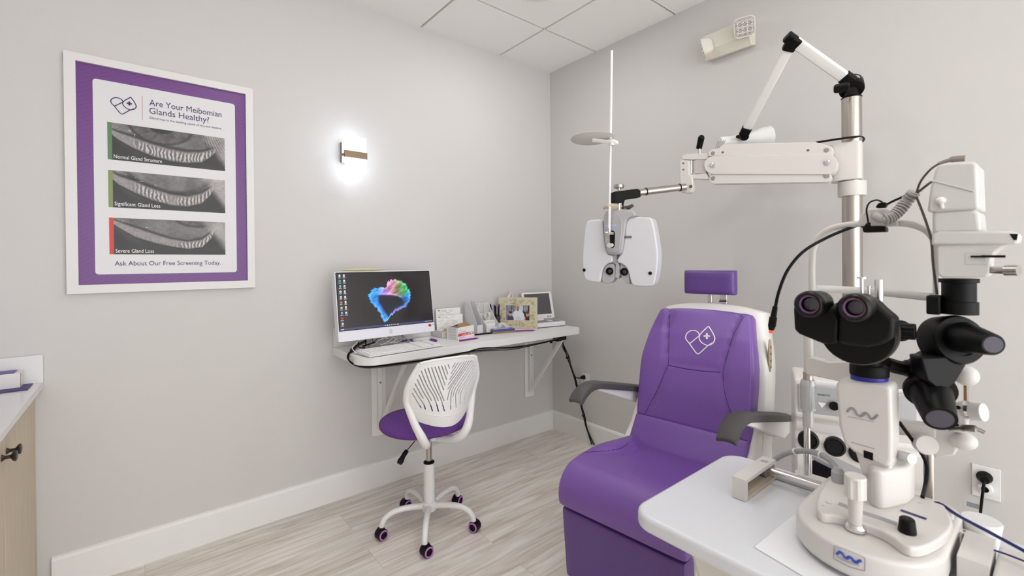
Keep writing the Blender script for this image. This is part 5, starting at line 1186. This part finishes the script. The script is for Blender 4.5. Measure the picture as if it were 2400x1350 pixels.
for o_k in ('grip_strip',): pass
g = G(); q = UZ(1108, 885, ZU); g.lathe([(0, 0), (.0125, 0), (.0125, .004), (.0105, .022), (.008, .024), (0, .024)], q); obj('control_knob', g, black, ub)
q0_, q1_ = UZ(1040, 655), UZ(1310, 750); d_ = (q1_ - q0_).normalized(); n_ = Vector((-d_.y, d_.x, 0))
obj('label_strip', G().prism([q0_ - n_ * .004, q1_ - n_ * .004, q1_ + n_ * .004, q0_ + n_ * .004], (0, 0, .0005)), mat('label_purple', '#2e1f63', .4), ub, smooth=0)
for a, b_, r in ((222, 602, .0025), (280, 572, .005), (1092, 932, .003), (1245, 578, .003)): g = G(); g.lathe([(0, 0), (r, 0), (r, .0006), (0, .0006)], UZ(a, b_)); obj('screw_cap', g, creamd, ub)
# nameplate on the front of the base
tsl = bvh(slb)
def nb(a, b_, lift=.0008): return cast(tsl, 1880 + a / 4.5, 1050 + b_ / 4.5, lift)
fr_ = [(340, 1030), (500, 1085), (665, 1160), (662, 1300), (500, 1255), (330, 1165)]
def nbl(name, pl, r, m, closed=False, sm=1):
    w = []
    pl = pl + pl[:1] if closed else pl
    for (a, b_), (c, e_) in zip(pl, pl[1:]):
        for k in range(5):
            q = nb(a + (c - a) * k / 5, b_ + (e_ - b_) * k / 5)
            if q is not None: w.append(q)
    q = nb(*pl[-1]); 
    if q is not None: w.append(q)
    if len(w) > 2: obj(name, G().tube(w, r, 6, 1), m, slb)
nbl('nameplate_outline', fr_, .0005, mat('ink_soft', '#8f90a8', .5), True)
blue = mat('logo_blue', '#2b4fa8', .4)
nbl('wave_logo', [(365, 1120), (395, 1095), (425, 1110), (445, 1150), (470, 1165), (500, 1148), (525, 1165), (545, 1195), (575, 1210), (605, 1190), (628, 1192)], .0021, blue)
for k in range(2): nbl('small_print', [(360 + 20 * k, 1140 + 22 * k), (500, 1200 + 16 * k), (600, 1235 + 14 * k)], .0003, MT['ink_soft'])
# joystick
jx, jy = -1.4826, -2.3148
zj = lambda y: 1.2785 - (y - 621.8) / 1072.2 * .82
g = G(); g.lathe([(0, zj(1242)), (.016, zj(1242)), (.0165, zj(1235)), (.013, zj(1228)), (0, zj(1228))], (jx, jy, 0)); js = obj('joystick_ring', g, chrome, sl)
g = G(); z0_ = zj(1236); pr_ = []
g.lathe([(0, z0_), (.0095, z0_), (.0115, zj(1170)), (.0125, zj(1168)), (0, zj(1168))], (jx, jy, 0), n=28); obj('joystick', g, cream, sl)
g = G(); g.prism([(jx + (.0165 if k % 6 < 3 else .0148) * math.cos(2 * math.pi * k / 42), jy + (.0165 if k % 6 < 3 else .0148) * math.sin(2 * math.pi * k / 42), zj(1168)) for k in range(42)], (0, 0, zj(1124) - zj(1168))); g.lathe([(0, 0), (.0165, 0), (.0155, .004), (0, .004)], (jx, jy, zj(1124))); obj('joystick_cap', g, cream, sl, bevel=.0012)
# carriage
cp = [AZ(*p, ZU) for p in ((2034, 1168), (2042, 1186), (2062, 1194), (2080, 1194), (2128, 1182), (2144, 1168))]
cp += [cp[-1] + Vector((.055, .02, 0)), cp[-1] + Vector((.05, .075, 0)), cp[0] + Vector((.05, .02, 0))]
obj('carriage', G().prism([(p.x, p.y, ZU - .002) for p in cp], (0, 0, .072)), cream, sl, bevel=.008, seg=4, smooth=50)
XF = -1.385
def XP(px, py, off=0.): return AX(px, py, XF + off)
bod = obj('arm_housing', G().prism([XP(*p) for p in ((1958, 905), (1960, 896), (1968, 892), (2078, 905), (2089, 912), (2091, 1000), (2090, 1080), (2083, 1094), (2072, 1094), (2000, 1060), (1978, 1040), (1966, 1000))], (.06, 0, 0)), cream, sl, bevel=.006, seg=4)
g = G(); g.prism([XP(*p, off=.006) for p in ((1998, 1040), (2092, 1080), (2085, 1112), (2020, 1112))], (.05, 0, 0)); obj('swing_arm', g, cream, sl, bevel=.004)
def flat(name, pl, r, m, par, off=-.0004, sm=4, fl=1.): obj(name, G().tube([XP(*p, off=off) for p in pl], r, 6, sm, fl), m, par)
lg_ = mat('logo_grey_dark', '#8c8c90', .5)
flat('wave_logo', [(1986, 966), (1994, 957), (2003, 960), (2010, 972), (2019, 976), (2028, 968), (2036, 973), (2042, 982), (2050, 980), (2058, 972)], .0021, lg_, bod)
for k in range(1): flat('small_print', [(1987, 976), (2048, 989)], .0004, MT['ink_soft'], bod, sm=1)
flat('groove', [(1995, 1036), (2050, 1052)], .0006, MT['ink_soft'], bod, sm=1)
obj('window', G().prism([XP(*p, off=-.0008) for p in ((2024, 1055), (2046, 1062), (2046, 1080), (2024, 1072))], (.0014, 0, 0)), blackm, bod, smooth=0)
# scale ring, neck
ct_ = P(2037, 886, .905)
def zt(y, t=.905): return 1.2785 - .0058 * t - (y - CY) / FPX * t + .0 * t
def ringz(y): return P(2037, y, .905).z
g = G(); g.lathe([(0, ringz(898)), (.0305, ringz(898)), (.0305, ringz(876)), (0, ringz(876))], (ct_.x, ct_.y, 0)); obj('scale_ring', g, mat('scale_blue', '#2e2f8f', .35, noise=.5, nscale=260), sl)
g = G(); g.lathe([(0, ringz(879)), (.0315, ringz(879)), (.032, ringz(876)), (.032, ringz(858)), (.030, ringz(854)), (0, ringz(854))], (ct_.x, ct_.y, 0)); g.lathe([(0, ringz(856)), (.0215, ringz(856)), (.0205, ringz(800)), (0, ringz(800))], (ct_.x, ct_.y, 0)); obj('neck', g, blackm, sl)
g = G(); g.cyl(P(2072, 872, .89), P(2072, 905, .89), .005); obj('post', g, steel, sl)
# binocular head
XB = -1.475
def XQ(px, py, off=0.): return AX(px, py, XB + off)
zo = lambda a, b_: (1840 + a / 5.19, 640 + b_ / 5.19)
bhs = mat('binocular_black', '#0a0a0a', .45, spec=.22, bump=.1, bscale=600)
hb = obj('prism_box', G().prism([XQ(*zo(*p)) for p in ((95, 400), (95, 450), (105, 690), (165, 745), (450, 862), (560, 868), (640, 856), (648, 560), (560, 400), (300, 300))], (.045, 0, 0)), bhs, sl, bevel=.006, seg=3)
hb2 = obj('prism_box', G().prism([XQ(*zo(*p), off=-.002) for p in ((652, 540), (646, 700), (642, 852), (800, 885), (1000, 903), (1180, 868), (1290, 800), (1318, 700), (1325, 560), (1180, 440), (1080, 340), (900, 300), (760, 330))], (.045, 0, 0)), bhs, sl, bevel=.006, seg=3)
dc = AX(*zo(860, 720), XB + .045)
g = G(); g.lathe([(0, 0), (.058, 0), (.060, .003), (.060, .028), (.057, .030), (.055, .060), (0, .060)], dc, (1, 0, 0), 48); obj('magnification_drum', g, bhs, sl)
obj('drum_rim', G().lathe([(.060, .010), (.0615, .010), (.0615, .022), (.060, .022)], dc, (1, 0, 0), 48), steeld, sl)
g = G(); g.cyl(P(2100, 775, .885), P(2110, 775, .865), .020); kb1 = obj('knob_hub', g, bhs, sl)
g = G(); d_ = (P(2146, 778, .845) - P(2108, 775, .862)); c_ = P(2108, 775, .862); R = rot_to(d_); R.translation = c_
g2 = G(R); g2.prism([((.0150 if k % 4 < 2 else .0138) * math.cos(2 * math.pi * k / 48), (.0150 if k % 4 < 2 else .0138) * math.sin(2 * math.pi * k / 48), 0) for k in range(48)], (0, 0, d_.length)); obj('knob', g2, black, kb1, bevel=.0008)
lens_rim = mat('lens_rim', '#7a5a78', .2, .8)
for (px, py, par) in ((1893, 714, hb), (1999, 722, hb2)):
    c = AX(px, py, -1.528); g = G()
    g.lathe([(.0165, .010), (.0175, .001), (.0205, 0), (.0235, .003), (.0243, .010), (.0243, .018), (.0232, .020), (.0232, .030), (.0225, .031), (.0225, .042), (.0215, .043), (.0215, .066), (0, .066)], c, (1, 0, 0), 40)
    ep = obj('eyepiece', g, mat('eyepiece_black', '#0b0b0b', .36, spec=.3), par, smooth=40)
    obj('lens_ring', G().lathe([(.0135, .0085), (.0165, .0075), (.0168, .0105)], c, (1, 0, 0), 36), lens_rim, ep)
    obj('lens_glass', G().lathe([(0, .0075), (.007, .0085), (.0138, .0110)], c, (1, 0, 0), 36), mat('ocular_glass', '#120c22', .05, coat=1.), ep)
    g = G()
    for k in range(36):
        a = 2 * math.pi * k / 36; g.tube([c + Vector((.032, .0228 * math.cos(a), .0228 * math.sin(a))), c + Vector((.041, .0228 * math.cos(a), .0228 * math.sin(a)))], .0006, 4, 1)
    o = obj('focus_ring_ridges', g, bhs, ep); o['kind'] = 'stuff'
def post(px, y0, y1, t, r, cap=None):
    a, b_ = P(px, y1, t), P(px, y0, t); g = G(); g.cyl(a, b_, r)
    if cap: g.lathe([(0, 0), (cap, 0), (cap, .003), (0, .0035)], b_, (0, 0, 1))
    obj('post', g, chrome, sl)
post(2020, 653, 700, .84, .0026, .0078); post(2060, 656, 705, .84, .0068); post(2037, 674, 700, .85, .0028, .004)
# illumination tower
XT = -1.320
def XW(px, py, off=0.): return AX(px, py, XT + off)
hs = obj('lamp_housing', G().prism([XW(*p) for p in ((2190, 400), (2198, 386), (2215, 382), (2282, 378), (2290, 384), (2291, 420), (2294, 490), (2175, 498), (2173, 492), (2180, 440))], (.11, 0, 0)), mat('tower_cream', '#cbc9c6', .35), sl, bevel=.006, seg=4)
obj('highlight_rib', G().tube([XW(2183, 423, -.0006), XW(2282, 448, -.0006)], .0014, 6, 1), MT['tower_cream'], hs)  # thin raised line standing in for the highlight across the housing
g = G(); g.ell(XW(2205, 470, -.006), (.0075, .0075, .0065)); g.cyl(XW(2206, 476, -.004), XW(2209, 488, -.001), .0032, n=8); obj('thumb_screw', g, whitep, hs)
obj('lamp_cable_plug', G().tube([XW(2200, 384, .02), XW(2230, 374, .02), XW(2262, 371, .02)], [.0035] * 6 + [.0055] * 8, 8, 6), mat('cable_taupe', '#8b827a', .5), hs)
obj('lower_housing', G().prism([XW(*p, off=.004) for p in ((2184, 494), (2284, 489), (2296, 500), (2300, 545), (2184, 550))], (.09, 0, 0)), MT['tower_cream'], sl, bevel=.006, seg=3)
dk = obj('deck', G().prism([XW(*p, off=-.004) for p in ((2184, 549), (2200, 542), (2370, 542), (2386, 546), (2388, 552), (2386, 568), (2376, 572), (2182, 575))], (.09, 0, 0)), MT['tower_cream'], sl, bevel=.004, seg=3)
obj('dark_inlet', G().prism([XW(*p, off=-.0045) for p in ((2366, 548), (2386, 548), (2383, 563), (2375, 562))], (.004, 0, 0)), blackm, dk, smooth=0)
nkh = obj('slit_housing', G().prism([XW(*p) for p in ((2196, 573), (2374, 570), (2348, 578), (2330, 592), (2322, 605), (2318, 640), (2312, 650), (2206, 651), (2196, 640))], (.07, 0, 0)), MT['tower_cream'], sl, bevel=.004, seg=3)
obj('scale_plate', G().prism([XW(*p, off=-.0008) for p in ((2262, 593), (2312, 592), (2312, 619), (2262, 620))], (.0008, 0, 0)), mat('plate_grey', '#c6c4c1', .4), nkh, bevel=.0003)
g = G(); g.tube([XW(2275, 601, -.001), XW(2305, 601, -.001)], .0028, 8, 1, .4); obj('slot', g, blackm, nkh)
g = G(); g.cyl(XW(2300, 601, -.006), XW(2356, 601, -.012), .0022); obj('filter_lever', g, blackm, nkh)
g = G(); g.cyl(XW(2305, 632, .02), XW(2360, 634, .0), .0062); g.cyl(XW(2356, 634, .002), XW(2388, 634, -.004), .0090); obj('slit_lever', g, steel, nkh)
bc = P(2247, 690, .855)
def bz(y): return P(2247, y, .855).z
g = G(); g.lathe([(0, bz(653)), (.0285, bz(653)), (.0285, bz(662)), (.0245, bz(663)), (.0245, bz(706)), (.0275, bz(707)), (.0275, bz(736)), (0, bz(738))], (bc.x, bc.y, 0)); obj('lens_barrel', g, black, sl)
obj('barrel_bracket', G().box(P(2190, 714, .87), (.03, .02, .036)), blackm, sl, bevel=.003)
u0, u1 = P(2212, 797, .885), P(2262, 796, .835); ud = (u1 - u0).normalized()
g = G(); g.lathe([(0, 0), (.040, 0), (.0455, .006), (.0455, .045), (.042, .052), (.030, .052), (.030, .046), (0, .046)], u0 - ud * .01, ud, 44); dr = obj('pivot_drum', g, bhs, sl)
v0, v1 = P(2258, 790, .84), P(2328, 808, .765); vd = (v1 - v0); g = G(); g.lathe([(0, 0), (.028, 0), (.0285, .004), (.0185, vd.length - .004), (.016, vd.length), (0, vd.length)], v0, vd, 36); cn_ = obj('drum_handle', g, bhs, dr)
g = G(); g.lathe([(0, vd.length + .0003), (.0135, vd.length + .0003)], v0, vd, 28); obj('end_cap', g, mat('cap_grey', '#4c4752', .5), cn_)
g = G(); g.tube([P(2075, 852, .90), P(2110, 862, .90), P(2140, 862, .90), P(2165, 845, .90), P(2190, 836, .90), P(2215, 840, .89)], [.014] * 12 + [.017] * 12 + [.018] * 20, 10, 6, 1.); obj('cross_arm', g, black, sl)
R = Matrix.Rotation(.5, 3, FW)
bb = [P(*p, .845) for p in ((2158, 838), (2262, 832), (2266, 855), (2240, 898), (2215, 918), (2196, 912), (2172, 893))]
obj('yoke', G().prism(bb, FW * .04 + RT * .01), bhs, sl, bevel=.004)
c0_, c1_ = P(2180, 918, .875), P(2203, 982, .815); dd_ = c1_ - c0_
g = G(); g.lathe([(0, -.012), (.034, -.012), (.0405, -.008), (.0405, .000), (.033, .002), (.032, .012), (.0245, dd_.length), (.020, dd_.length), (0, dd_.length - .002)], c0_, dd_, 36); lc = obj('lower_cone', g, bhs, sl)
g = G(); g.lathe([(0, dd_.length + .0004), (.0195, dd_.length + .0004)], c0_, dd_, 24); obj('end_cap', g, MT['cap_grey'], lc)
g = G(); g.cyl(P(2104, 1066, .88), P(2138, 1076, .85), .0095); obj('lock_knob', g, mat('knob_silver', '#c3c3c3', .3, .3), sl)
# rail end covers, gear, axle
for nm, ya, yb, (xa, xb) in (('left', -2.069, -2.099, (-1.424, -1.262)), ('right', -2.438, -2.475, (-1.424, -1.315))):
    h_ = .048; z0r = TZ + .001; yo = ya if nm == 'left' else yb; yi = yb if nm == 'left' else ya
    g = G(); g.prism([(x, yo, z) for x, z in ((xa, z0r), (xa + .010, z0r), (xa + .010, TZ + h_ - .008), (xb - .008, TZ + h_ - .008), (xb - .008, z0r), (xb, z0r), (xb, TZ + h_), (xa, TZ + h_))], (0, yi - yo, 0))
    g.box(((xa + xb) / 2, yo + (-.002 if nm == 'left' else .002), TZ + h_ / 2), (xb - xa - .003, .003, h_ - .004))
    rc_ = obj('rail_cover', g, cream, sl, smooth=30)
    g = G(); g.bx(xa + .012, xb - .01, ya, yb, TZ + .001, TZ + .008)
    for k in range(24): x = xa + .014 + k * .0058; g.box((x, (ya + yb) / 2, TZ + .011), (.0028, abs(ya - yb) * .7, .007), Matrix.Rotation(.35, 3, 'Y'))
    obj('gear_rack', g, mat('rack_beige', '#c9bba8', .4), rc_)
ax_x = -1.292
g = G(); g.cyl((ax_x, -2.085, TZ + .030), (ax_x, -2.46, TZ + .030), .0085); obj('axle', g, chrome, sl)
g = G(); g.prism([(ax_x + (.0195 if k % 2 else .0165) * math.cos(2 * math.pi * k / 32), -2.076, TZ + .030 + (.0195 if k % 2 else .0165) * math.sin(2 * math.pi * k / 32)) for k in range(32)], (0, -.016, 0)); obj('gear', g, mat('gear_grey', '#77747a', .4), sl)
obj('rail_bar', G().bx(-1.262, -1.245, -2.06, -2.47, TZ + .0005, TZ + .012), cream, sl, bevel=.002)
# braided hose
hsm = mat('braided_hose', '#9c9c9e', .5, noise=.35, nscale=220)
hp0 = [AZ(1818, 1076, TZ + .046), P(1845, 1062, 1.10), P(1885, 1057, 1.06), P(1925, 1066, 1.0), P(1955, 1090, .97), P(1964, 1112, .95)]
hz = obj('hose', G().tube(hp0, .0062, 10, 8), hsm, sl)
q = hp0[-1]; g = G(); g.lathe([(0, .0), (.011, 0), (.012, .004), (.012, .022), (.009, .026), (.007, .03), (0, .03)], (q.x, q.y, ZU - .002)); obj('hose_plug', g, mat('plug_grey', '#a7a8aa', .5), hz)
for k in (12, 24): p = spline([Vector(a) for a in hp0], 8)[k]; obj('hose_tie', G().lathe([(.0062, -.002), (.0078, -.002), (.0078, .002), (.0062, .002), (.0062, -.002)], p, spline([Vector(a) for a in hp0], 8)[k + 1] - p, 14), whitep, hz)
obj('cable', G().tube([P(2108, 990, .93), P(2130, 1020, .93), P(2155, 1055, .93), P(2172, 1090, .93), P(2170, 1130, .92), AZ(2162, 1165, ZU + .002)], .0036, 8), black, sl)
obj('cable', G().tube([P(2148, 462, .93), P(2165, 505, .92), P(2182, 560, .90), P(2187, 620, .89), P(2196, 690, .88)], .0022, 8), mat('cable_brown', '#5d524b', .5), sl)
obj('cable', G().tube([P(2148, 452, .93), P(2158, 425, .92), P(2180, 398, .90), XW(2200, 384, .02)], .002, 8), MT['cable_brown'], sl)
obj('cable', G().tube([P(2150, 452, .93), P(2175, 432, .91), XW(2186, 425, .03)], .0024, 8), MT['cable_brown'], sl)
# ================================================================== CHIN REST
XC = -1.205
def XR(px, py, off=0.): return AX(px, py, XC + off)
cr_ = thing('chin_rest', 'white chin and forehead rest frame with gooseneck fixation light behind the slit lamp', 'chin rest', (XC, -2.27, TZ))
g = G(); g.tube([XR(*p) for p in ((1904, 700), (1903, 620), (1907, 580), (1922, 553), (1950, 535), (1990, 527), (2050, 522), (2110, 523), (2150, 530), (2180, 548), (2195, 585), (2197, 700))], .0072, 12, 6); obj('head_frame', g, cream, cr_)
def col(px, y0, y1, r, m, name): g = G(); a, b_ = XR(px, y1), XR(px, y0); g.cyl((a.x, a.y, a.z), (a.x, a.y, b_.z), r, n=28); return obj(name, g, m, cr_)
col(1904, 672, 712, .0060, chrome, 'frame_pin'); col(1895, 700, 880, .0100, cream, 'upright'); col(1894, 872, 892, .0105, steel, 'upright_band'); 
a, b_ = XR(1894, 960), XR(1894, 888); g = G(); g.lathe([(0, 0), (.0155, 0), (.0165, .004), (.0165, b_.z - a.z - .012), (.014, b_.z - a.z - .002), (0, b_.z - a.z)], (a.x, a.y, a.z), n=36); ks = obj('height_knob', g, mat('knob_silver', '#c3c3c3', .3, .3), cr_)
g = G()
for k in range(32):
    t = 2 * math.pi * k / 32; g.tube([(a.x + .0167 * math.cos(t), a.y + .0167 * math.sin(t), a.z + .006), (a.x + .0167 * math.cos(t), a.y + .0167 * math.sin(t), b_.z - .014)], .0006, 4, 1)
obj('knob_ridges', g, MT['knob_silver'], ks)['kind'] = 'stuff'
col(1894, 955, 1000, .0115, MT['knob_silver'], 'sleeve'); col(1892, 995, 1126, .0072, chrome, 'rod')
def bandf(u, v):
    a, b_ = XR(1906, 676), XR(2186, 697); p = a.lerp(b_, u); return p + Vector((.040 * math.sin(math.pi * u), 0, (v - .5) * .017))
obj('forehead_band', G().sheet(bandf, 24, 2), mat('band_white', '#d9d6d3', .4), cr_, solid=.002)
obj('chin_tray', G().prism([XR(*p, off=.0) for p in ((1896, 842), (1903, 834), (1915, 836), (1950, 846), (2000, 845), (2080, 856), (2190, 872), (2190, 915), (2080, 905), (1990, 894), (1896, 874))], (-.022, 0, 0)), cream, cr_, bevel=.003, seg=3)
obj('lower_arm', G().prism([XR(*p, off=.0) for p in ((2100, 978), (2200, 992), (2200, 1020), (2100, 1010))], (-.03, 0, 0)), cream, cr_, bevel=.003)
q = XR(1960, 841, -.011); g = G(); g.cyl(q, q + Vector((0, 0, .006)), .003, n=10); obj('paper_pin', g, whitep, cr_)
obj('column_block', G().prism([XR(*p) for p in ((2192, 912), (2232, 906), (2244, 915), (2246, 1052), (2240, 1060), (2196, 1066), (2188, 1050))], (-.025, 0, 0)), cream, cr_, bevel=.004, seg=3)
kb3 = obj('column_block', G().prism([XR(*p, off=-.01) for p in ((2232, 945), (2262, 936), (2272, 945), (2272, 1005), (2260, 1010), (2232, 1004))], (-.025, 0, 0)), cream, cr_, bevel=.004, seg=3)
for (px, py) in ((2246, 955), (2242, 996)): g = G(); g.lathe([(0, 0), (.0035, 0), (.0035, .001), (0, .001)], XR(px, py, -.0355), (-1, 0, 0)); obj('set_screw', g, blackm, kb3)
a, b_ = XR(2260, 962, -.022), XR(2300, 966, -.03); g = G(); g.cyl(a, b_, .0155); g.cyl(a.lerp(b_, .3), a.lerp(b_, 1.15), .0165); obj('side_knob', g, MT['tower_cream'], cr_)
g = G(); g.lathe([(.0168, -.002), (.0175, -.002), (.0175, .003), (.0168, .003), (.0168, -.002)], a.lerp(b_, .35), b_ - a); obj('knob_band', g, chrome, cr_)
g = G(); g.ell(XR(2258, 1033, -.02), (.021, .021, .017)); obj('round_knob', g, cream, cr_)
g = G(); g.ell(XR(2264, 880, .0), (.020, .020, .020)); obj('round_knob', g, cream, cr_)
g = G(); g.tube([XR(2222, 1005, -.05), XR(2262, 1003, -.05), XR(2290, 1006, -.05), XR(2308, 1014, -.05)], [.004] * 6 + [.007] * 8 + [.004] * 10, 8, 6, .5); obj('lever', g, steeld, cr_)
g = G(); a = XR(2264, 940); g.cyl(a, (a.x, a.y, XR(2264, 900).z), .0035); obj('thin_rod', g, brown, cr_)
for (px, dx) in ((2168, -.03), (2192, -.01)): a = XR(px, 1040, dx); g = G(); g.lathe([(0, -.012), (.018, -.012), (.020, -.008), (.020, .008), (.018, .012), (0, .012)], a, (-1, -.5, .1)); obj('clamp_wheel', g, cream, cr_)
a = XR(2178, 1168); g = G(); g.cyl((a.x, a.y, TZ), (a.x, a.y, XR(2178, 1060).z), .009); obj('rod', g, steel, cr_)
obj('base_bar', G().bx(XC - .016, XC + .016, -2.47, -2.13, TZ + .0005, TZ + .012), cream, cr_, bevel=.003)
# fixation light on top of the frame
fx = obj('lamp_mount', G().prism([XR(*p, off=-.012) for p in ((2008, 530), (2012, 514), (2022, 498), (2036, 489), (2078, 487), (2090, 496), (2104, 522), (2104, 530))], (.024, 0, 0)), cream, cr_, bevel=.003, seg=3)
obj('magnet_clip', G().prism([XR(*p, off=-.014) for p in ((2020, 530), (2074, 530), (2076, 543), (2022, 545))], (.028, 0, 0)), black, fx, bevel=.003)
obj('cable_socket', G().prism([XR(*p, off=-.008) for p in ((2052, 484), (2058, 476), (2074, 473), (2078, 479), (2073, 487), (2052, 487))], (.016, 0, 0)), black, fx, bevel=.002)
gn = [XR(2040, 528, -.012), P(2015, 528, 1.03), P(1985, 537, 1.04), P(1930, 561, 1.05), P(1880, 592, 1.06), P(1845, 635, 1.07), P(1825, 685, 1.075), P(1817, 722, 1.08)]
gk = obj('gooseneck', G().tube(gn, [.0065] * 8 + [.0036] * 60, 10, 8), black, fx)
t0, t1 = P(1817, 718, 1.08), P(1807, 776, 1.085); dl = t1 - t0
g = G(); g.lathe([(0, 0), (.0055, 0), (.0065, dl.length * .42), (.0085, dl.length * .45), (.0085, dl.length * .78), (.0055, dl.length * .96), (0, dl.length * .96)], t0, dl, 18); obj('lamp_tip', g, black, gk)
g = G(); g.lathe([(0, dl.length * .95), (.005, dl.length * .95), (.004, dl.length * 1.08), (0, dl.length * 1.1)], t0, dl, 14); obj('red_bulb', g, mat('red_bulb', '#f0502e', .3, emit=.8), gk)
hs0 = [XR(2054, 504, -.010), XR(2056, 509, -.035), P(2072, 515, .962), P(2090, 508, .960), P(2108, 493, .958), P(2125, 472, .955), P(2143, 450, .94)]
hq = spline([Vector(a) for a in hs0], 10); hc = obj('coil_hose', G().tube(hq, [.0088] * 24 + [.0075] * 60, 12, 1), mat('hose_grey', '#a8a5a2', .5), fx)
g = G()
for k in range(22, len(hq) - 1, 3): g.lathe([(.0075, -.0022), (.0118, -.0016), (.0118, .0016), (.0075, .0022)], hq[k], hq[k + 1] - hq[k - 1], 16)
obj('coil', g, MT['hose_grey'], hc)['kind'] = 'stuff'
obj('cable', G().tube([XR(2074, 482), P(2090, 473, .985), P(2110, 464, .97), P(2128, 456, .955)], .0024, 8), black, fx)
obj('cable', G().tube([XR(2068, 474), P(2055, 469, .99), P(2038, 475, .99), P(2031, 492, .99), P(2034, 515, .99), P(2036, 530, .99)], .0018, 8), black, fx)
# small things at the right edge
cu2 = thing('paper_cup', 'upturned white cup at the far right end of the table', 'cup', (-1.235, -2.452, TZ))
cpz = AZ(2300, 1218, .795)
g = G(); g.lathe([(0, TZ + .001), (.022, TZ + .001), (.0285, .793), (.027, .796), (0, .796)], (cpz.x, cpz.y, 0), n=36); obj('cup_body', g, white, cu2)
cblue = mat('strap_blue', '#1c1f66', .35)
ls = thing('blue_cord', 'dark blue cord stretched across the right corner of the table', 'cord', AZ(2225, 1190, .80))
a = [AZ(2192, 1178, .81), AZ(2210, 1184, .815), AZ(2245, 1208, .815), AZ(2320, 1248, .815), AZ(2405, 1294, .815), AZ(2470, 1330, .81)]
obj('cord', G().tube(a, .0028, 8), cblue, ls)
obj('cord', G().tube([AZ(2300, 1281, .79), AZ(2350, 1296, .79), AZ(2405, 1317, .79), AZ(2460, 1340, .79)], .0016, 8), cblue, ls)
q = AZ(2225, 1215, .80); g = G(); g.lathe([(0, -.018), (.007, -.018), (.0062, .012), (.0055, .014), (0, .014)], q); obj('cord_post', g, MT['tower_cream'], ls)
bx0, bx1 = AZ(2262, 1300, .785), AZ(2275, 1272, .785)
tr = thing('side_tray', 'cream block at the lower right corner beside the slit lamp base', 'tray', (-1.36, -2.52, TZ))
obj('tray_body', G().prism([(x, y, TZ + .001) for x, y in ((-1.43, -2.478), (-1.30, -2.478), (-1.30, -2.60), (-1.43, -2.60))], (0, 0, .034)), cream, tr, bevel=.006, seg=4)
pbx = it
c1 = P(1902, 1078, 1.2); dx_ = (P(2004, 1106, 1.08) - P(1902, 1078, 1.2)); dx_.z = 0; L_d = dx_.length; dx_.normalize(); dn_ = Vector((-dx_.y, dx_.x, 0))
if dn_.dot(CAM - c1) > 0: dn_ = -dn_
obj('bracket', G().bx(-1.25, -1.05, -2.22, -2.16, TZ - .05, TZ - .034), creamd, it)
pb1 = obj('power_supply', G().prism([c1, c1 + dx_ * L_d, c1 + dx_ * L_d + dn_ * .05, c1 + dn_ * .05], (0, 0, -.10)), blackm, pbx, bevel=.003)
obj('power_supply_lid', G().prism([c1 + ZV * .001, c1 + dx_ * L_d + ZV * .001, c1 + dx_ * L_d + dn_ * .05 + ZV * .001, c1 + dn_ * .05 + ZV * .001], (0, 0, .012)), silver, pb1, bevel=.003)
obj('box_label', G().prism([c1 + dx_ * .055 - dn_ * .0005 - ZV * .018, c1 + dx_ * .09 - dn_ * .0005 - ZV * .018, c1 + dx_ * .075 - dn_ * .0005 - ZV * .06, c1 + dx_ * .058 - dn_ * .0005 - ZV * .06], -dn_ * .0005), white, pb1, smooth=0)
